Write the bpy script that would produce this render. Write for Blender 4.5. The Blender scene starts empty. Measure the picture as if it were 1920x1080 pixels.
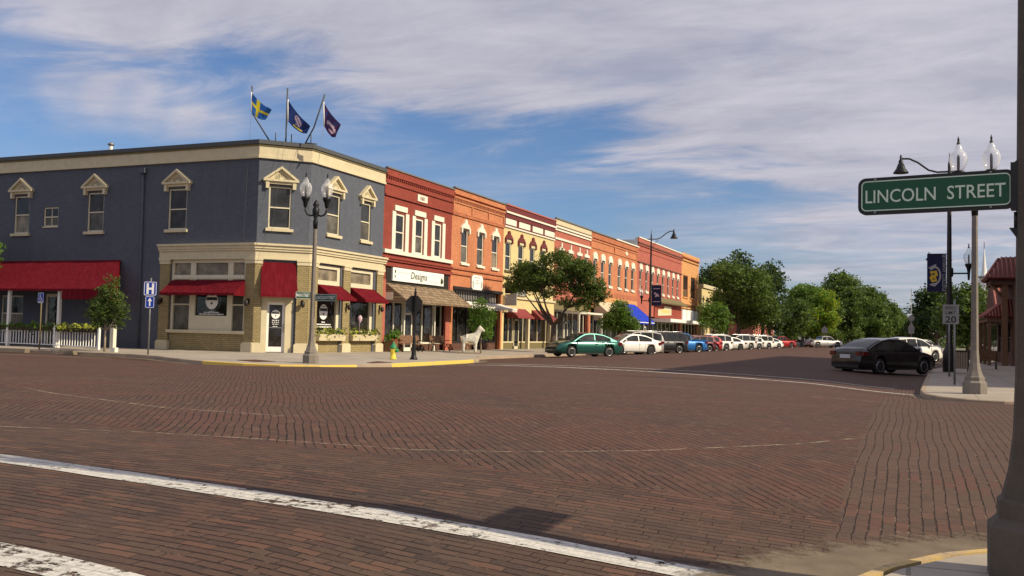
import bpy, bmesh, math, random
from mathutils import Vector, Matrix, noise
R = math.radians
rnd = random.Random(7)
sc = bpy.context.scene
col = sc.collection
# ---------------------------------------------------------------- camera
CAMZ = 1.45
cam_d = bpy.data.cameras.new('camera'); cam = bpy.data.objects.new('camera', cam_d); col.objects.link(cam)
cam_d.lens = 36 * 1771 / 1920.0; cam_d.sensor_width = 36; cam_d.clip_start = .1; cam_d.clip_end = 6000
def cray(x, y):
    return Vector((x - 960., 540. - y, -1771.)).normalized()
_Y = cray(1705, 641); _X = -cray(-3250, 525); _X = (_X - _Y * _X.dot(_Y)).normalized(); _Z = _X.cross(_Y)
cam.matrix_world = Matrix.Translation((0, 0, CAMZ)) @ Matrix((_X, _Y, _Z)).to_4x4()
sc.camera = cam
# ---------------------------------------------------------------- light
SUN_AZ, SUN_EL = .5, 35.0           # azimuth from +X towards +Y
sd = Vector((math.cos(R(SUN_EL)) * math.cos(R(SUN_AZ)), math.cos(R(SUN_EL)) * math.sin(R(SUN_AZ)), math.sin(R(SUN_EL))))
sl = bpy.data.lights.new('sun', 'SUN'); sl.energy = 4.9; sl.angle = R(.6); sl.color = (1, .86, .62)
so = bpy.data.objects.new('sun', sl); col.objects.link(so); so.rotation_euler = sd.to_track_quat('Z', 'Y').to_euler()
sc.view_settings.view_transform = 'Standard'; sc.view_settings.look = 'None'; sc.view_settings.exposure = 0.15; sc.view_settings.gamma = 1
world = bpy.data.worlds.new('World'); sc.world = world; world.use_nodes = True
sc.cycles.max_bounces = 6; sc.cycles.transparent_max_bounces = 12
try: sc.cycles.use_denoising = True
except Exception: pass

class NT:
    def __init__(s, nt): s.nt = nt
    def n(s, t, **k):
        nd = s.nt.nodes.new(t); ins = k.pop('ins', {})
        for a, b in k.items(): setattr(nd, a, b)
        for a, b in ins.items():
            if isinstance(b, bpy.types.NodeSocket): s.nt.links.new(b, nd.inputs[a])
            else: nd.inputs[a].default_value = b
        return nd
    def l(s, a, b): s.nt.links.new(a, b)
    def m(s, op, a, b=0.0, c=0.0, clamp=False):
        nd = s.nt.nodes.new('ShaderNodeMath'); nd.operation = op; nd.use_clamp = clamp
        for i, v in enumerate((a, b, c)):
            if isinstance(v, bpy.types.NodeSocket): s.nt.links.new(v, nd.inputs[i])
            else: nd.inputs[i].default_value = v
        return nd.outputs[0]
    def mix(s, f, a, b, bt='MIX'):
        nd = s.nt.nodes.new('ShaderNodeMix'); nd.data_type = 'RGBA'; nd.blend_type = bt
        for i, v in ((0, f), (6, a), (7, b)):
            if isinstance(v, bpy.types.NodeSocket): s.nt.links.new(v, nd.inputs[i])
            else: nd.inputs[i].default_value = v if i == 0 else (*v, 1)
        return nd.outputs[2]
    def noise(s, vec, scale, detail=3, rough=.55, dist=0.0, out=0):
        nd = s.n('ShaderNodeTexNoise', ins={'Vector': vec, 'Scale': scale, 'Detail': detail, 'Roughness': rough, 'Distortion': dist})
        return nd.outputs[out]
    def ramp(s, f, lo, hi):
        nd = s.n('ShaderNodeMapRange', interpolation_type='SMOOTHSTEP', ins={0: f, 1: lo, 2: hi, 3: 0., 4: 1.})
        return nd.outputs[0]
# ---------------------------------------------------------------- sky
w = NT(world.node_tree); world.node_tree.nodes.clear()
tc = w.n('ShaderNodeTexCoord').outputs['Generated']
sky = w.n('ShaderNodeTexSky', sky_type='NISHITA', sun_disc=False, sun_elevation=R(SUN_EL), sun_rotation=R(90 - SUN_AZ), air_density=1.0, dust_density=.6, ozone_density=1.6)
sep = w.n('ShaderNodeSeparateXYZ', ins={0: tc}); dx, dy, dz = sep.outputs
zz = w.m('ADD', w.m('MAXIMUM', dz, 0.0), .10)
pc = w.n('ShaderNodeCombineXYZ', ins={0: w.m('DIVIDE', dx, zz), 1: w.m('DIVIDE', dy, zz), 2: 0.}).outputs[0]
# cloud sheet coordinates turned so that the bands run across the view
mp = w.n('ShaderNodeMapping', ins={'Vector': pc, 'Rotation': (0, 0, R(-22)), 'Scale': (.55, 1.0, 1)}).outputs[0]
n1 = w.noise(mp, .75, 7, .58, .35); n2 = w.noise(mp, 2.6, 6, .6, .6); n3 = w.noise(mp, .35, 3, .5)
def lobe(px_, py_, lo, hi):
    v = cray(px_, py_); wv = Vector((_X.dot(v), _Y.dot(v), _Z.dot(v)))
    dp = w.n('ShaderNodeVectorMath', operation='DOT_PRODUCT', ins={0: tc, 1: wv}).outputs['Value']
    return w.ramp(dp, math.cos(R(lo)), math.cos(R(hi)))
def wdir(px_, py_):
    v = cray(px_, py_); return Vector((_X.dot(v), _Y.dot(v), _Z.dot(v)))
edge_n = wdir(1500, 345).cross(wdir(0, 40)).normalized()
if edge_n.z < 0: edge_n = -edge_n
ed = w.n('ShaderNodeVectorMath', operation='DOT_PRODUCT', ins={0: tc, 1: edge_n}).outputs['Value']
ed = w.m('ADD', ed, w.m('MULTIPLY', w.m('SUBTRACT', n2, .5), .16))
cov = w.m('ADD', w.m('MULTIPLY', n1, .60), w.m('MULTIPLY', n2, .40))
cov = w.m('ADD', cov, w.m('MULTIPLY', w.ramp(ed, -.035, .045), .36))
cov = w.m('ADD', cov, w.m('MULTIPLY', lobe(1350, 400, 9, 1), .10)); cov = w.m('ADD', cov, w.m('MULTIPLY', lobe(1780, 420, 12, 4), .16))
for q_ in ((150, 180), (230, 190), (310, 205), (390, 225)): cov = w.m('ADD', cov, w.m('MULTIPLY', lobe(q_[0], q_[1], 2.6, .2), .10))
cl = w.ramp(cov, .42, .86)
n4 = w.noise(mp, 5.5, 7, .68, .9); shade = w.ramp(w.m('ADD', w.m('ADD', w.m('MULTIPLY', w.noise(mp, 1.6, 6, .6, .5), .50), w.m('MULTIPLY', n2, .28)), w.m('MULTIPLY', n4, .22)), .34, .66)
ccol = w.mix(shade, (3.7, 3.7, 4.5), (5.9, 5.65, 6.2))
skc = w.mix(1.0, sky.outputs[0], (.58, .72, .94), 'MULTIPLY')
fin = w.mix(w.m('MULTIPLY', cl, .93), skc, ccol)
bg = w.n('ShaderNodeBackground', ins={'Color': fin, 'Strength': .10})
w.l(bg.outputs[0], w.n('ShaderNodeOutputWorld').inputs[0])
# ---------------------------------------------------------------- materials
MATS = {}
def new_mat(name):
    m = bpy.data.materials.new(name); m.use_nodes = True; m.node_tree.nodes.clear(); t = NT(m.node_tree)
    out = t.n('ShaderNodeOutputMaterial'); MATS[name] = m
    return m, t, out
def bsdf(t, out, c, rough=.6, metal=0., bump=None, bd=.01, spec=.5, **k):
    ins = {'Base Color': c if isinstance(c, bpy.types.NodeSocket) else (*c, 1), 'Roughness': rough, 'Metallic': metal, 'Specular IOR Level': spec}
    ins.update(k)
    b = t.n('ShaderNodeBsdfPrincipled', ins=ins)
    if bump is not None:
        bn = t.n('ShaderNodeBump', ins={'Height': bump, 'Distance': bd, 'Strength': 1.})
        t.l(bn.outputs[0], b.inputs['Normal'])
    if out: t.l(b.outputs[0], out.inputs[0])
    return b
def pos(t): return t.n('ShaderNodeNewGeometry').outputs['Position']
FOLD = ('awning_red', 'awning_blue', 'awning_tan', 'awning_maroon')
def paint(name, c, rough=.6, var=.10, metal=0., scale=3., bump=0., spec=.4):
    """painted or plain surface with faint mottling and weathering"""
    m, t, out = new_mat(name); g = t.n('ShaderNodeTexCoord').outputs['Object']
    a = t.noise(g, scale, 5, .6); b = t.noise(g, scale * 9, 3, .6)
    f = t.m('ADD', t.m('MULTIPLY', a, .7), t.m('MULTIPLY', b, .3))
    f = t.ramp(f, .25, .75)
    cc = t.mix(f, tuple(x * (1 - var) for x in c), tuple(min(1, x * (1 + var)) for x in c))
    if name in FOLD:
        fo = t.noise(t.n('ShaderNodeMapping', ins={'Vector': g, 'Scale': (5, 5, .8)}).outputs[0], 1., 3, .5); cc = t.mix(t.m('MULTIPLY', t.ramp(fo, .45, .7), .3), cc, tuple(min(1, x * 1.5 + .01) for x in c)); b = fo; bump = .05
    bsdf(t, out, cc, rough, metal, b if bump else None, bump or .01, spec); return m
def brick(name, c1, c2, mortar, bw=.22, bh=.075, ms=.009, rough=.85, bd=.006, stain=.25, squash=True):
    m, t, out = new_mat(name); p = pos(t); s = t.n('ShaderNodeSeparateXYZ', ins={0: p}).outputs
    v = t.n('ShaderNodeCombineXYZ', ins={0: t.m('ADD', s[0], s[1]), 1: s[2], 2: 0.}).outputs[0]
    br = t.n('ShaderNodeTexBrick', ins={'Vector': v, 'Color1': (*c1, 1), 'Color2': (*c2, 1), 'Mortar': (*mortar, 1), 'Scale': 1., 'Mortar Size': ms, 'Mortar Smooth': .2, 'Bias': 0., 'Brick Width': bw, 'Row Height': bh})
    big = t.ramp(t.noise(p, .8, 5, .65), .3, .72)
    c = t.mix(t.m('MULTIPLY', big, stain), br.outputs['Color'], tuple(x * .62 for x in c1))
    c = t.mix(t.m('MULTIPLY', t.ramp(t.noise(p, 6., 4, .7), .45, .8), .25), c, tuple(min(1, x * 1.35) for x in c2))
    st_ = t.ramp(t.noise(t.n('ShaderNodeMapping', ins={'Vector': p, 'Scale': (2.6, 2.6, .22)}).outputs[0], 1., 5, .65), .48, .72); c = t.mix(t.m('MULTIPLY', st_, .22), c, tuple(x * .55 for x in c1))
    ptc = t.ramp(t.noise(p, 1.9, 5, .75), .56, .62); c = t.mix(t.m('MULTIPLY', ptc, .14), c, tuple(min(1, x * 1.5) for x in c2))
    h = t.m('SUBTRACT', t.m('MULTIPLY', t.noise(p, 40., 2), .3), br.outputs['Fac'])
    bsdf(t, out, c, rough, 0, h, bd, .3); return m
def glass(name, c=(.03, .032, .035), rough=.06, spec=.6):
    m, t, out = new_mat(name); g = pos(t)
    f = t.ramp(t.noise(g, 1.3, 4, .6), .35, .7)
    cc = t.mix(f, tuple(x * .6 for x in c), tuple(x * 1.5 for x in c))
    bsdf(t, out, cc, rough, 0, t.noise(g, 2.2, 1), .012, spec); return m
paint('cream', (.57, .50, .335), .65, .10); paint('cream_frame', (.62, .57, .42), .55, .06)
paint('white_trim', (.72, .69, .58), .6, .06); paint('white_plain', (.78, .77, .74), .5, .04); paint('coping', (.07, .075, .08), .6)
brick('blue_wall', (.092, .104, .136), (.106, .118, .150), (.074, .084, .108), .23, .078, .006, bd=.004, stain=.16)
brick('tan_brick', (.27, .215, .105), (.34, .27, .135), (.18, .145, .08), .30, .095, .012, stain=.15)
brick('red_painted_brick', (.255, .050, .036), (.315, .066, .046), (.22, .042, .03), .21, .07, .006, stain=.35)
brick('orange_brick', (.47, .155, .070), (.59, .225, .105), (.50, .26, .15), .21, .07, .008, stain=.3)
brick('orange_brick_dark', (.42, .125, .058), (.52, .18, .085), (.36, .18, .11), .21, .07, .008, stain=.35)
brick('pink_brick', (.40, .12, .085), (.47, .15, .105), (.36, .12, .09), .21, .07, .006, stain=.2)
brick('rose_brick', (.40, .105, .075), (.48, .14, .10), (.32, .12, .10), .21, .07, .008, stain=.3)
brick('golden_brick', (.60, .29, .11), (.68, .36, .15), (.48, .26, .13), .21, .07, .008, stain=.2)
brick('brown_brick', (.10, .045, .03), (.15, .06, .04), (.1, .07, .06), .21, .07, .008, stain=.3)
paint('maroon_trim', (.14, .022, .022), .6); paint('yellow_wall', (.60, .49, .245), .7, .12); paint('olive_trim', (.16, .13, .06), .7)
paint('awning_red', (.118, .008, .014), .95, .10, scale=2, spec=.05); paint('awning_blue', (.018, .045, .42), .9, .1, spec=.1); paint('awning_tan', (.50, .42, .30), .85, .1)
paint('awning_maroon', (.20, .03, .03), .8, .1); paint('awning_white', (.75, .72, .66), .8)
paint('black_metal', (.012, .012, .014), .45, .15, .3); paint('dark_metal', (.035, .032, .032), .5, .15, .4); paint('grey_metal', (.22, .22, .22), .45, .1, .5)
paint('concrete_post', (.20, .175, .15), .85, .18, scale=6, bump=.003); paint('wood_brown', (.16, .085, .045), .8, .25, scale=8, bump=.003)
paint('wood_grey', (.30, .235, .17), .85, .2, scale=8, bump=.003); paint('wood_pale', (.40, .30, .18), .8, .2, scale=8)
paint('dark_interior', (.02, .017, .014), .9); paint('roof_grey', (.16, .155, .15), .9, .15); paint('metal_roof_white', (.6, .6, .6), .5)
paint('hydrant_yellow', (.72, .55, .06), .5); paint('hydrant_green', (.02, .22, .08), .5); paint('bark_pale', (.20, .165, .125), .9, .25, scale=8, bump=.008); paint('bark', (.10, .075, .055), .9, .3, scale=10, bump=.01)
paint('sign_blue', (.012, .045, .36), .4, .04); paint('sign_white', (.82, .82, .80), .4, .03); paint('sign_green', (.003, .072, .034), .4, .05)
paint('sign_black', (.01, .01, .012), .4); paint('sign_grey', (.36, .35, .34), .5); paint('sign_dimmed', (.20, .20, .195), .6); paint('post_shaded', (.085, .070, .056), .85, .22, scale=6, bump=.003); paint('letter_green', (.55, .66, .58), .5, .03); paint('banner_navy', (.012, .012, .055), .8)  # near post and speed sign tones hold their shade in the colour
paint('gold', (.65, .42, .03), .6); paint('flag_blue', (.02, .14, .50), .8); paint('flag_yellow', (.85, .72, .03), .8); paint('flag_navy', (.012, .035, .17), .8); paint('flag_purple', (.05, .02, .10), .8); paint('flag_pale', (.55, .40, .48), .8)
paint('soil', (.05, .035, .02), .95); paint('statue_grey', (.54, .52, .45), .85, .38, scale=8); paint('tile_red', (.13, .022, .016), .55, .25, scale=5); paint('tile_rib', (.30, .105, .075), .6, .2)
paint('tyre', (.018, .018, .019), .85); paint('rim', (.55, .55, .56), .3, .08, .8); paint('rim_dark', (.10, .10, .105), .35, .1, .7); paint('chrome', (.6, .6, .6), .2, .05, .9); paint('plate', (.55, .56, .58), .5)
paint('letter_dark', (.06, .075, .03), .6); paint('terracotta', (.35, .12, .06), .8); paint('flower_red', (.45, .03, .04), .7, .3)
glass('glass', spec=.3); glass('glass_shade', (.10, .092, .075), .15, .25); glass('glass_blind', (.20, .165, .115), .25, .4); glass('glass_store', (.018, .016, .014), .05, .55)
def shingle():
    m, t, out = new_mat('shake_shingle'); p = pos(t); s = t.n('ShaderNodeSeparateXYZ', ins={0: p}).outputs
    v = t.n('ShaderNodeCombineXYZ', ins={0: s[1], 1: t.m('MULTIPLY', s[2], 1.9), 2: 0.}).outputs[0]
    br = t.n('ShaderNodeTexBrick', ins={'Vector': v, 'Color1': (.19, .135, .09, 1), 'Color2': (.34, .25, .165, 1), 'Mortar': (.05, .035, .02, 1), 'Scale': 1., 'Mortar Size': .02, 'Brick Width': .26, 'Row Height': .30})
    bsdf(t, out, br.outputs['Color'], .9, 0, t.m('SUBTRACT', 1., br.outputs['Fac']), .02, .2)
shingle()
def lampglass():
    m, t, out = new_mat('lamp_glass')
    b = bsdf(t, None, (.85, .86, .88), .12, 0); g = t.n('ShaderNodeBsdfTransparent')
    lw = t.n('ShaderNodeLayerWeight', ins={0: .35})
    mx = t.n('ShaderNodeMixShader', ins={0: t.m('ADD', t.m('MULTIPLY', lw.outputs['Facing'], .55), .16), 1: g.outputs[0], 2: b.outputs[0]}); t.l(mx.outputs[0], out.inputs[0])
lampglass()
def carpaint(name, c, met=.35):
    m, t, out = new_mat(name); g = t.n('ShaderNodeTexCoord').outputs['Object']
    cc = t.mix(t.ramp(t.noise(g, 1.5, 4), .3, .7), tuple(x * .9 for x in c), c)
    bsdf(t, out, cc, .32, met, None, .01, .5, **{'Coat Weight': .8, 'Coat Roughness': .06}); return m
carpaint('car_teal', (.012, .095, .082), .5); carpaint('car_white', (.78, .77, .74), 0.); carpaint('car_black', (.010, .010, .013), .1); carpaint('car_silver', (.55, .53, .50), .6)
carpaint('car_blue', (.01, .13, .42), .3); carpaint('car_red', (.36, .015, .02), .2); carpaint('car_pearl', (.66, .63, .58), .2); carpaint('car_maroon', (.09, .012, .016), .3); carpaint('car_grey', (.16, .15, .15), .4)
paint('headlight', (.75, .76, .78), .12, .03, .3); paint('taillight', (.12, .006, .008), .2, .05); paint('car_trim', (.02, .02, .02), .6)
def leafmat(name, c1, c2, tr=.35):
    m, t, out = new_mat(name); g = t.n('ShaderNodeNewGeometry')
    cc = t.mix(g.outputs['Random Per Island'], c1, c2)
    cc = t.mix(t.m('MULTIPLY', t.ramp(t.noise(g.outputs['Position'], .9, 3), .35, .7), .5), cc, tuple(x * .55 for x in c1))
    b = bsdf(t, None, cc, .55, 0, None, .01, .35); tl = t.n('ShaderNodeBsdfTranslucent', ins={'Color': t.mix(.5, cc, (c2[0] * 1.3, c2[1] * 1.4, c2[2] * .6))})
    mx = t.n('ShaderNodeMixShader', ins={0: tr, 1: b.outputs[0], 2: tl.outputs[0]}); t.l(mx.outputs[0], out.inputs[0])
leafmat('leaf_mid', (.070, .122, .024), (.155, .225, .045)); leafmat('leaf_dark', (.046, .080, .018), (.095, .145, .030)); leafmat('leaf_deep', (.020, .044, .018), (.045, .080, .026))
leafmat('leaf_lime', (.20, .27, .02), (.38, .42, .045), .45); leafmat('leaf_fresh', (.07, .17, .02), (.17, .30, .04), .4)
leafmat('plant_yellow', (.30, .36, .04), (.46, .48, .08), .3); leafmat('plant_dark', (.03, .06, .02), (.10, .10, .03))
# ---------------------------------------------------------------- mesh helper
class F:
    """frame: u along a wall, n outwards, z up"""
    def __init__(s, o, u, n): s.o = Vector(o); s.u = Vector(u).normalized(); s.n = Vector(n).normalized()
    def __call__(s, u, n, z): return s.o + s.u * u + s.n * n + Vector((0, 0, z))
W0 = F((0, 0, 0), (1, 0, 0), (0, 1, 0))
class MB:
    def __init__(s): s.v = []; s.f = []; s.m = []; s.mi = 0; s.sm = []; s.smooth = False
    def quadv(s, pts):
        b = len(s.v); s.v += [tuple(p) for p in pts]; s.f.append(tuple(range(b, b + len(pts)))); s.m.append(s.mi); s.sm.append(s.smooth)
    def hexa(s, p):
        b = len(s.v); s.v += [tuple(q) for q in p]
        for f in ((0, 3, 2, 1), (4, 5, 6, 7), (0, 1, 5, 4), (1, 2, 6, 5), (2, 3, 7, 6), (3, 0, 4, 7)):
            s.f.append(tuple(b + i for i in f)); s.m.append(s.mi); s.sm.append(False)
    def box(s, fr, u0, u1, n0, n1, z0, z1):
        s.hexa([fr(u0, n0, z0), fr(u1, n0, z0), fr(u1, n1, z0), fr(u0, n1, z0), fr(u0, n0, z1), fr(u1, n0, z1), fr(u1, n1, z1), fr(u0, n1, z1)])
        return s
    def prism(s, fr, pts, n0, n1):
        """polygon in (u,z) pushed from n0 to n1"""
        b = len(s.v); k = len(pts)
        s.v += [tuple(fr(u, n0, z)) for u, z in pts] + [tuple(fr(u, n1, z)) for u, z in pts]
        s.f.append(tuple(range(b, b + k))); s.f.append(tuple(range(b + 2 * k - 1, b + k - 1, -1)))
        for i in range(k):
            j = (i + 1) % k; s.f.append((b + i, b + k + i, b + k + j, b + j))
        s.m += [s.mi] * (k + 2); s.sm += [False] * (k + 2); return s
    def prof(s, fr, pts, u0, u1):
        """polygon in (n,z) pushed along u"""
        b = len(s.v); k = len(pts)
        s.v += [tuple(fr(u0, n, z)) for n, z in pts] + [tuple(fr(u1, n, z)) for n, z in pts]
        s.f.append(tuple(range(b, b + k))); s.f.append(tuple(range(b + 2 * k - 1, b + k - 1, -1)))
        for i in range(k):
            j = (i + 1) % k; s.f.append((b + i, b + k + i, b + k + j, b + j))
        s.m += [s.mi] * (k + 2); s.sm += [False] * (k + 2); return s
    def tube(s, pts, r, seg=8, cap=True):
        pts = [Vector(p) for p in pts]; k = len(pts); rr = r if isinstance(r, (list, tuple)) else [r] * k
        rings = []; prev = None
        for i, p in enumerate(pts):
            t = (pts[min(i + 1, k - 1)] - pts[max(i - 1, 0)]).normalized()
            a = t.orthogonal().normalized() if prev is None else (prev - t * prev.dot(t)).normalized()
            prev = a; c = t.cross(a)
            b = len(s.v); s.v += [tuple(p + (a * math.cos(2 * math.pi * j / seg) + c * math.sin(2 * math.pi * j / seg)) * rr[i]) for j in range(seg)]
            rings.append(b)
        for i in range(k - 1):
            for j in range(seg):
                q = (j + 1) % seg; s.f.append((rings[i] + j, rings[i] + q, rings[i + 1] + q, rings[i + 1] + j)); s.m.append(s.mi); s.sm.append(True)
        if cap:
            for b, o in ((rings[0], -1), (rings[-1], 1)):
                s.f.append(tuple(range(b, b + seg)) if o == 1 else tuple(range(b + seg - 1, b - 1, -1))); s.m.append(s.mi); s.sm.append(False)
        return s
    def lathe(s, c, prof, seg=16, axis='Z', smooth=True, ph=0.):
        c = Vector(c); rings = []
        for r, h in prof:
            b = len(s.v)
            for j in range(seg):
                a = 2 * math.pi * j / seg + ph; x, y = r * math.cos(a), r * math.sin(a)
                s.v.append(tuple(c + (Vector((x, y, h)) if axis == 'Z' else Vector((x, h, y)))))
            rings.append(b)
        for i in range(len(prof) - 1):
            for j in range(seg):
                q = (j + 1) % seg; s.f.append((rings[i] + j, rings[i] + q, rings[i + 1] + q, rings[i + 1] + j)); s.m.append(s.mi); s.sm.append(smooth)
        s.f.append(tuple(range(rings[0] + seg - 1, rings[0] - 1, -1))); s.f.append(tuple(range(rings[-1], rings[-1] + seg))); s.m += [s.mi] * 2; s.sm += [False] * 2
        return s
    def wall(s, fr, u0, u1, z0, z1, holes, n=0., depth=.25):
        us = sorted({u0, u1} | {h[0] for h in holes} | {h[1] for h in holes}); zs = sorted({z0, z1} | {h[2] for h in holes} | {h[3] for h in holes})
        us = [x for x in us if u0 <= x <= u1]; zs = [x for x in zs if z0 <= x <= z1]
        for a, b in zip(us, us[1:]):
            for c, d in zip(zs, zs[1:]):
                mu, mz = (a + b) / 2, (c + d) / 2
                if any(h[0] < mu < h[1] and h[2] < mz < h[3] for h in holes): continue
                s.quadv([fr(a, n, c), fr(b, n, c), fr(b, n, d), fr(a, n, d)])
        for a, b, c, d in holes:
            for p, q, r_, t in (((a, c), (b, c), 0, 0), ((b, c), (b, d), 0, 0), ((b, d), (a, d), 0, 0), ((a, d), (a, c), 0, 0)):
                s.quadv([fr(p[0], n, p[1]), fr(q[0], n, q[1]), fr(q[0], n - depth, q[1]), fr(p[0], n - depth, p[1])])
        return s
    def build(s, name, mat, parent=None, norm=True):
        me = bpy.data.meshes.new(name); me.from_pydata(s.v, [], s.f)
        for m in (mat if isinstance(mat, (list, tuple)) else [mat]): me.materials.append(MATS[m])
        me.polygons.foreach_set('material_index', s.m); me.polygons.foreach_set('use_smooth', s.sm)
        if norm and len(s.f) < 4000:
            bm = bmesh.new(); bm.from_mesh(me); bmesh.ops.recalc_face_normals(bm, faces=bm.faces); bm.to_mesh(me); bm.free()
        o = bpy.data.objects.new(name, me); col.objects.link(o)
        if parent is not None:
            o.parent = parent
            o.matrix_parent_inverse = Matrix.Translation(parent.location).inverted() if parent.type == 'EMPTY' and parent.parent is None and not parent.get('local') else Matrix()
        return o
def tag(o, label=None, cat=None, group=None, kind=None):
    if label: o['label'] = label
    if cat: o['category'] = cat
    if group: o['group'] = group
    if kind: o['kind'] = kind
    return o
def thing(name, label, cat, loc=(0, 0, 0), group=None, local=False, rz=0.):
    """Empty at the thing's base; children given in world coordinates unless local"""
    o = bpy.data.objects.new(name, None); col.objects.link(o); o.location = loc; o.empty_display_size = .2
    if local: o['local'] = 1; o.rotation_euler = (0, 0, rz)
    return tag(o, label, cat, group)
def text(name, s, fr, uc, z, n, size, mat, parent, xs=1., bold=.0, depth=.006, uflip=1, align='CENTER', italic=0., fit=None):
    cu = bpy.data.curves.new(name, 'FONT'); cu.body = s; cu.size = 1.; cu.align_x = align; cu.extrude = 0.; cu.offset = bold; cu.resolution_u = 3
    cu.shear = italic
    ob = bpy.data.objects.new(name, cu); col.objects.link(ob)
    dg = bpy.context.evaluated_depsgraph_get(); me0 = bpy.data.meshes.new_from_object(ob.evaluated_get(dg))
    mb = MB()
    k = size / .72
    X_ = [v.co.x for v in me0.vertices]; xc = (min(X_) + max(X_)) / 2
    if fit: xs = fit / ((max(X_) - min(X_)) * k)
    vs = [fr(uc + (v.co.x - xc) * k * xs * uflip, n + depth, z + v.co.y * k) for v in me0.vertices]
    mb.v = [tuple(v) for v in vs]; mb.f = [tuple(p.vertices) for p in me0.polygons]; mb.m = [0] * len(mb.f); mb.sm = [False] * len(mb.f)
    bpy.data.objects.remove(ob); bpy.data.curves.remove(cu); bpy.data.meshes.remove(me0)
    return mb.build(name, mat, parent, norm=False)
# ================================================================ GROUND
CURB_W = [(-140, 31.3), (-60, 31.3), (-34, 31.25), (-31, 31.1), (-28.6, 30.2), (-26.2, 28.7), (-23.8, 27.5), (-21.5, 26.9), (-20, 27.0), (-18.9, 27.8), (-18.3, 29.3), (-18.15, 31.5), (-18.3, 36), (-18.45, 39), (-18.9, 41), (-19.8, 43), (-20.6, 44.8), (-20.8, 47), (-20.8, 60), (-20.8, 100), (-20.8, 200), (-20.8, 700)]
CURB_E = [(140, 25.5), (20, 25.3), (8, 25), (3.2, 24.5), (2.0, 24.2), (1.2, 24.4), (.62, 25.1), (.32, 26.1), (.25, 28), (.36, 32), (.6, 40), (.8, 46), (1.05, 51), (1.9, 56), (2.3, 62), (2.3, 100), (2.3, 200), (2.3, 700)]
CURB_S = [(-.9, -25), (-.75, 0), (-.6, 4.4), (-.42, 5.3), (-.18, 5.95), (.15, 6.5), (.6, 6.95), (1.2, 7.25), (3, 7.5), (20, 7.7), (140, 7.7)]
def seg_d(x, y, pl):
    best = 1e9
    for (ax, ay), (bx, by) in zip(pl, pl[1:]):
        dx, dy = bx - ax, by - ay; t = max(0, min(1, ((x - ax) * dx + (y - ay) * dy) / (dx * dx + dy * dy)))
        d = (x - ax - t * dx) ** 2 + (y - ay - t * dy) ** 2
        if d < best: best = d
    return math.sqrt(best)
_zc = {}
def zr(x, y):
    """height of the crowned road"""
    k = (round(x, 2), round(y, 2))
    if k in _zc: return _zc[k]
    u = min(abs((x + 9.5) / 10.5), 1); v = min(abs((y - 18) / 12), 1)
    z = .28 * (1 - u * u * v * v)
    d = min(seg_d(x, y, CURB_W), seg_d(x, y, CURB_E), seg_d(x, y, CURB_S)); t = min(1, d / 3.2); t = t * t * (3 - 2 * t)
    z *= .12 + .88 * t
    _zc[k] = z; return z
def zs(x, y):
    """height of the pavement"""
    d = min(seg_d(x, y, CURB_W), seg_d(x, y, CURB_E), seg_d(x, y, CURB_S))
    return .155 + .095 * min(1, d / 5.)
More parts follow.
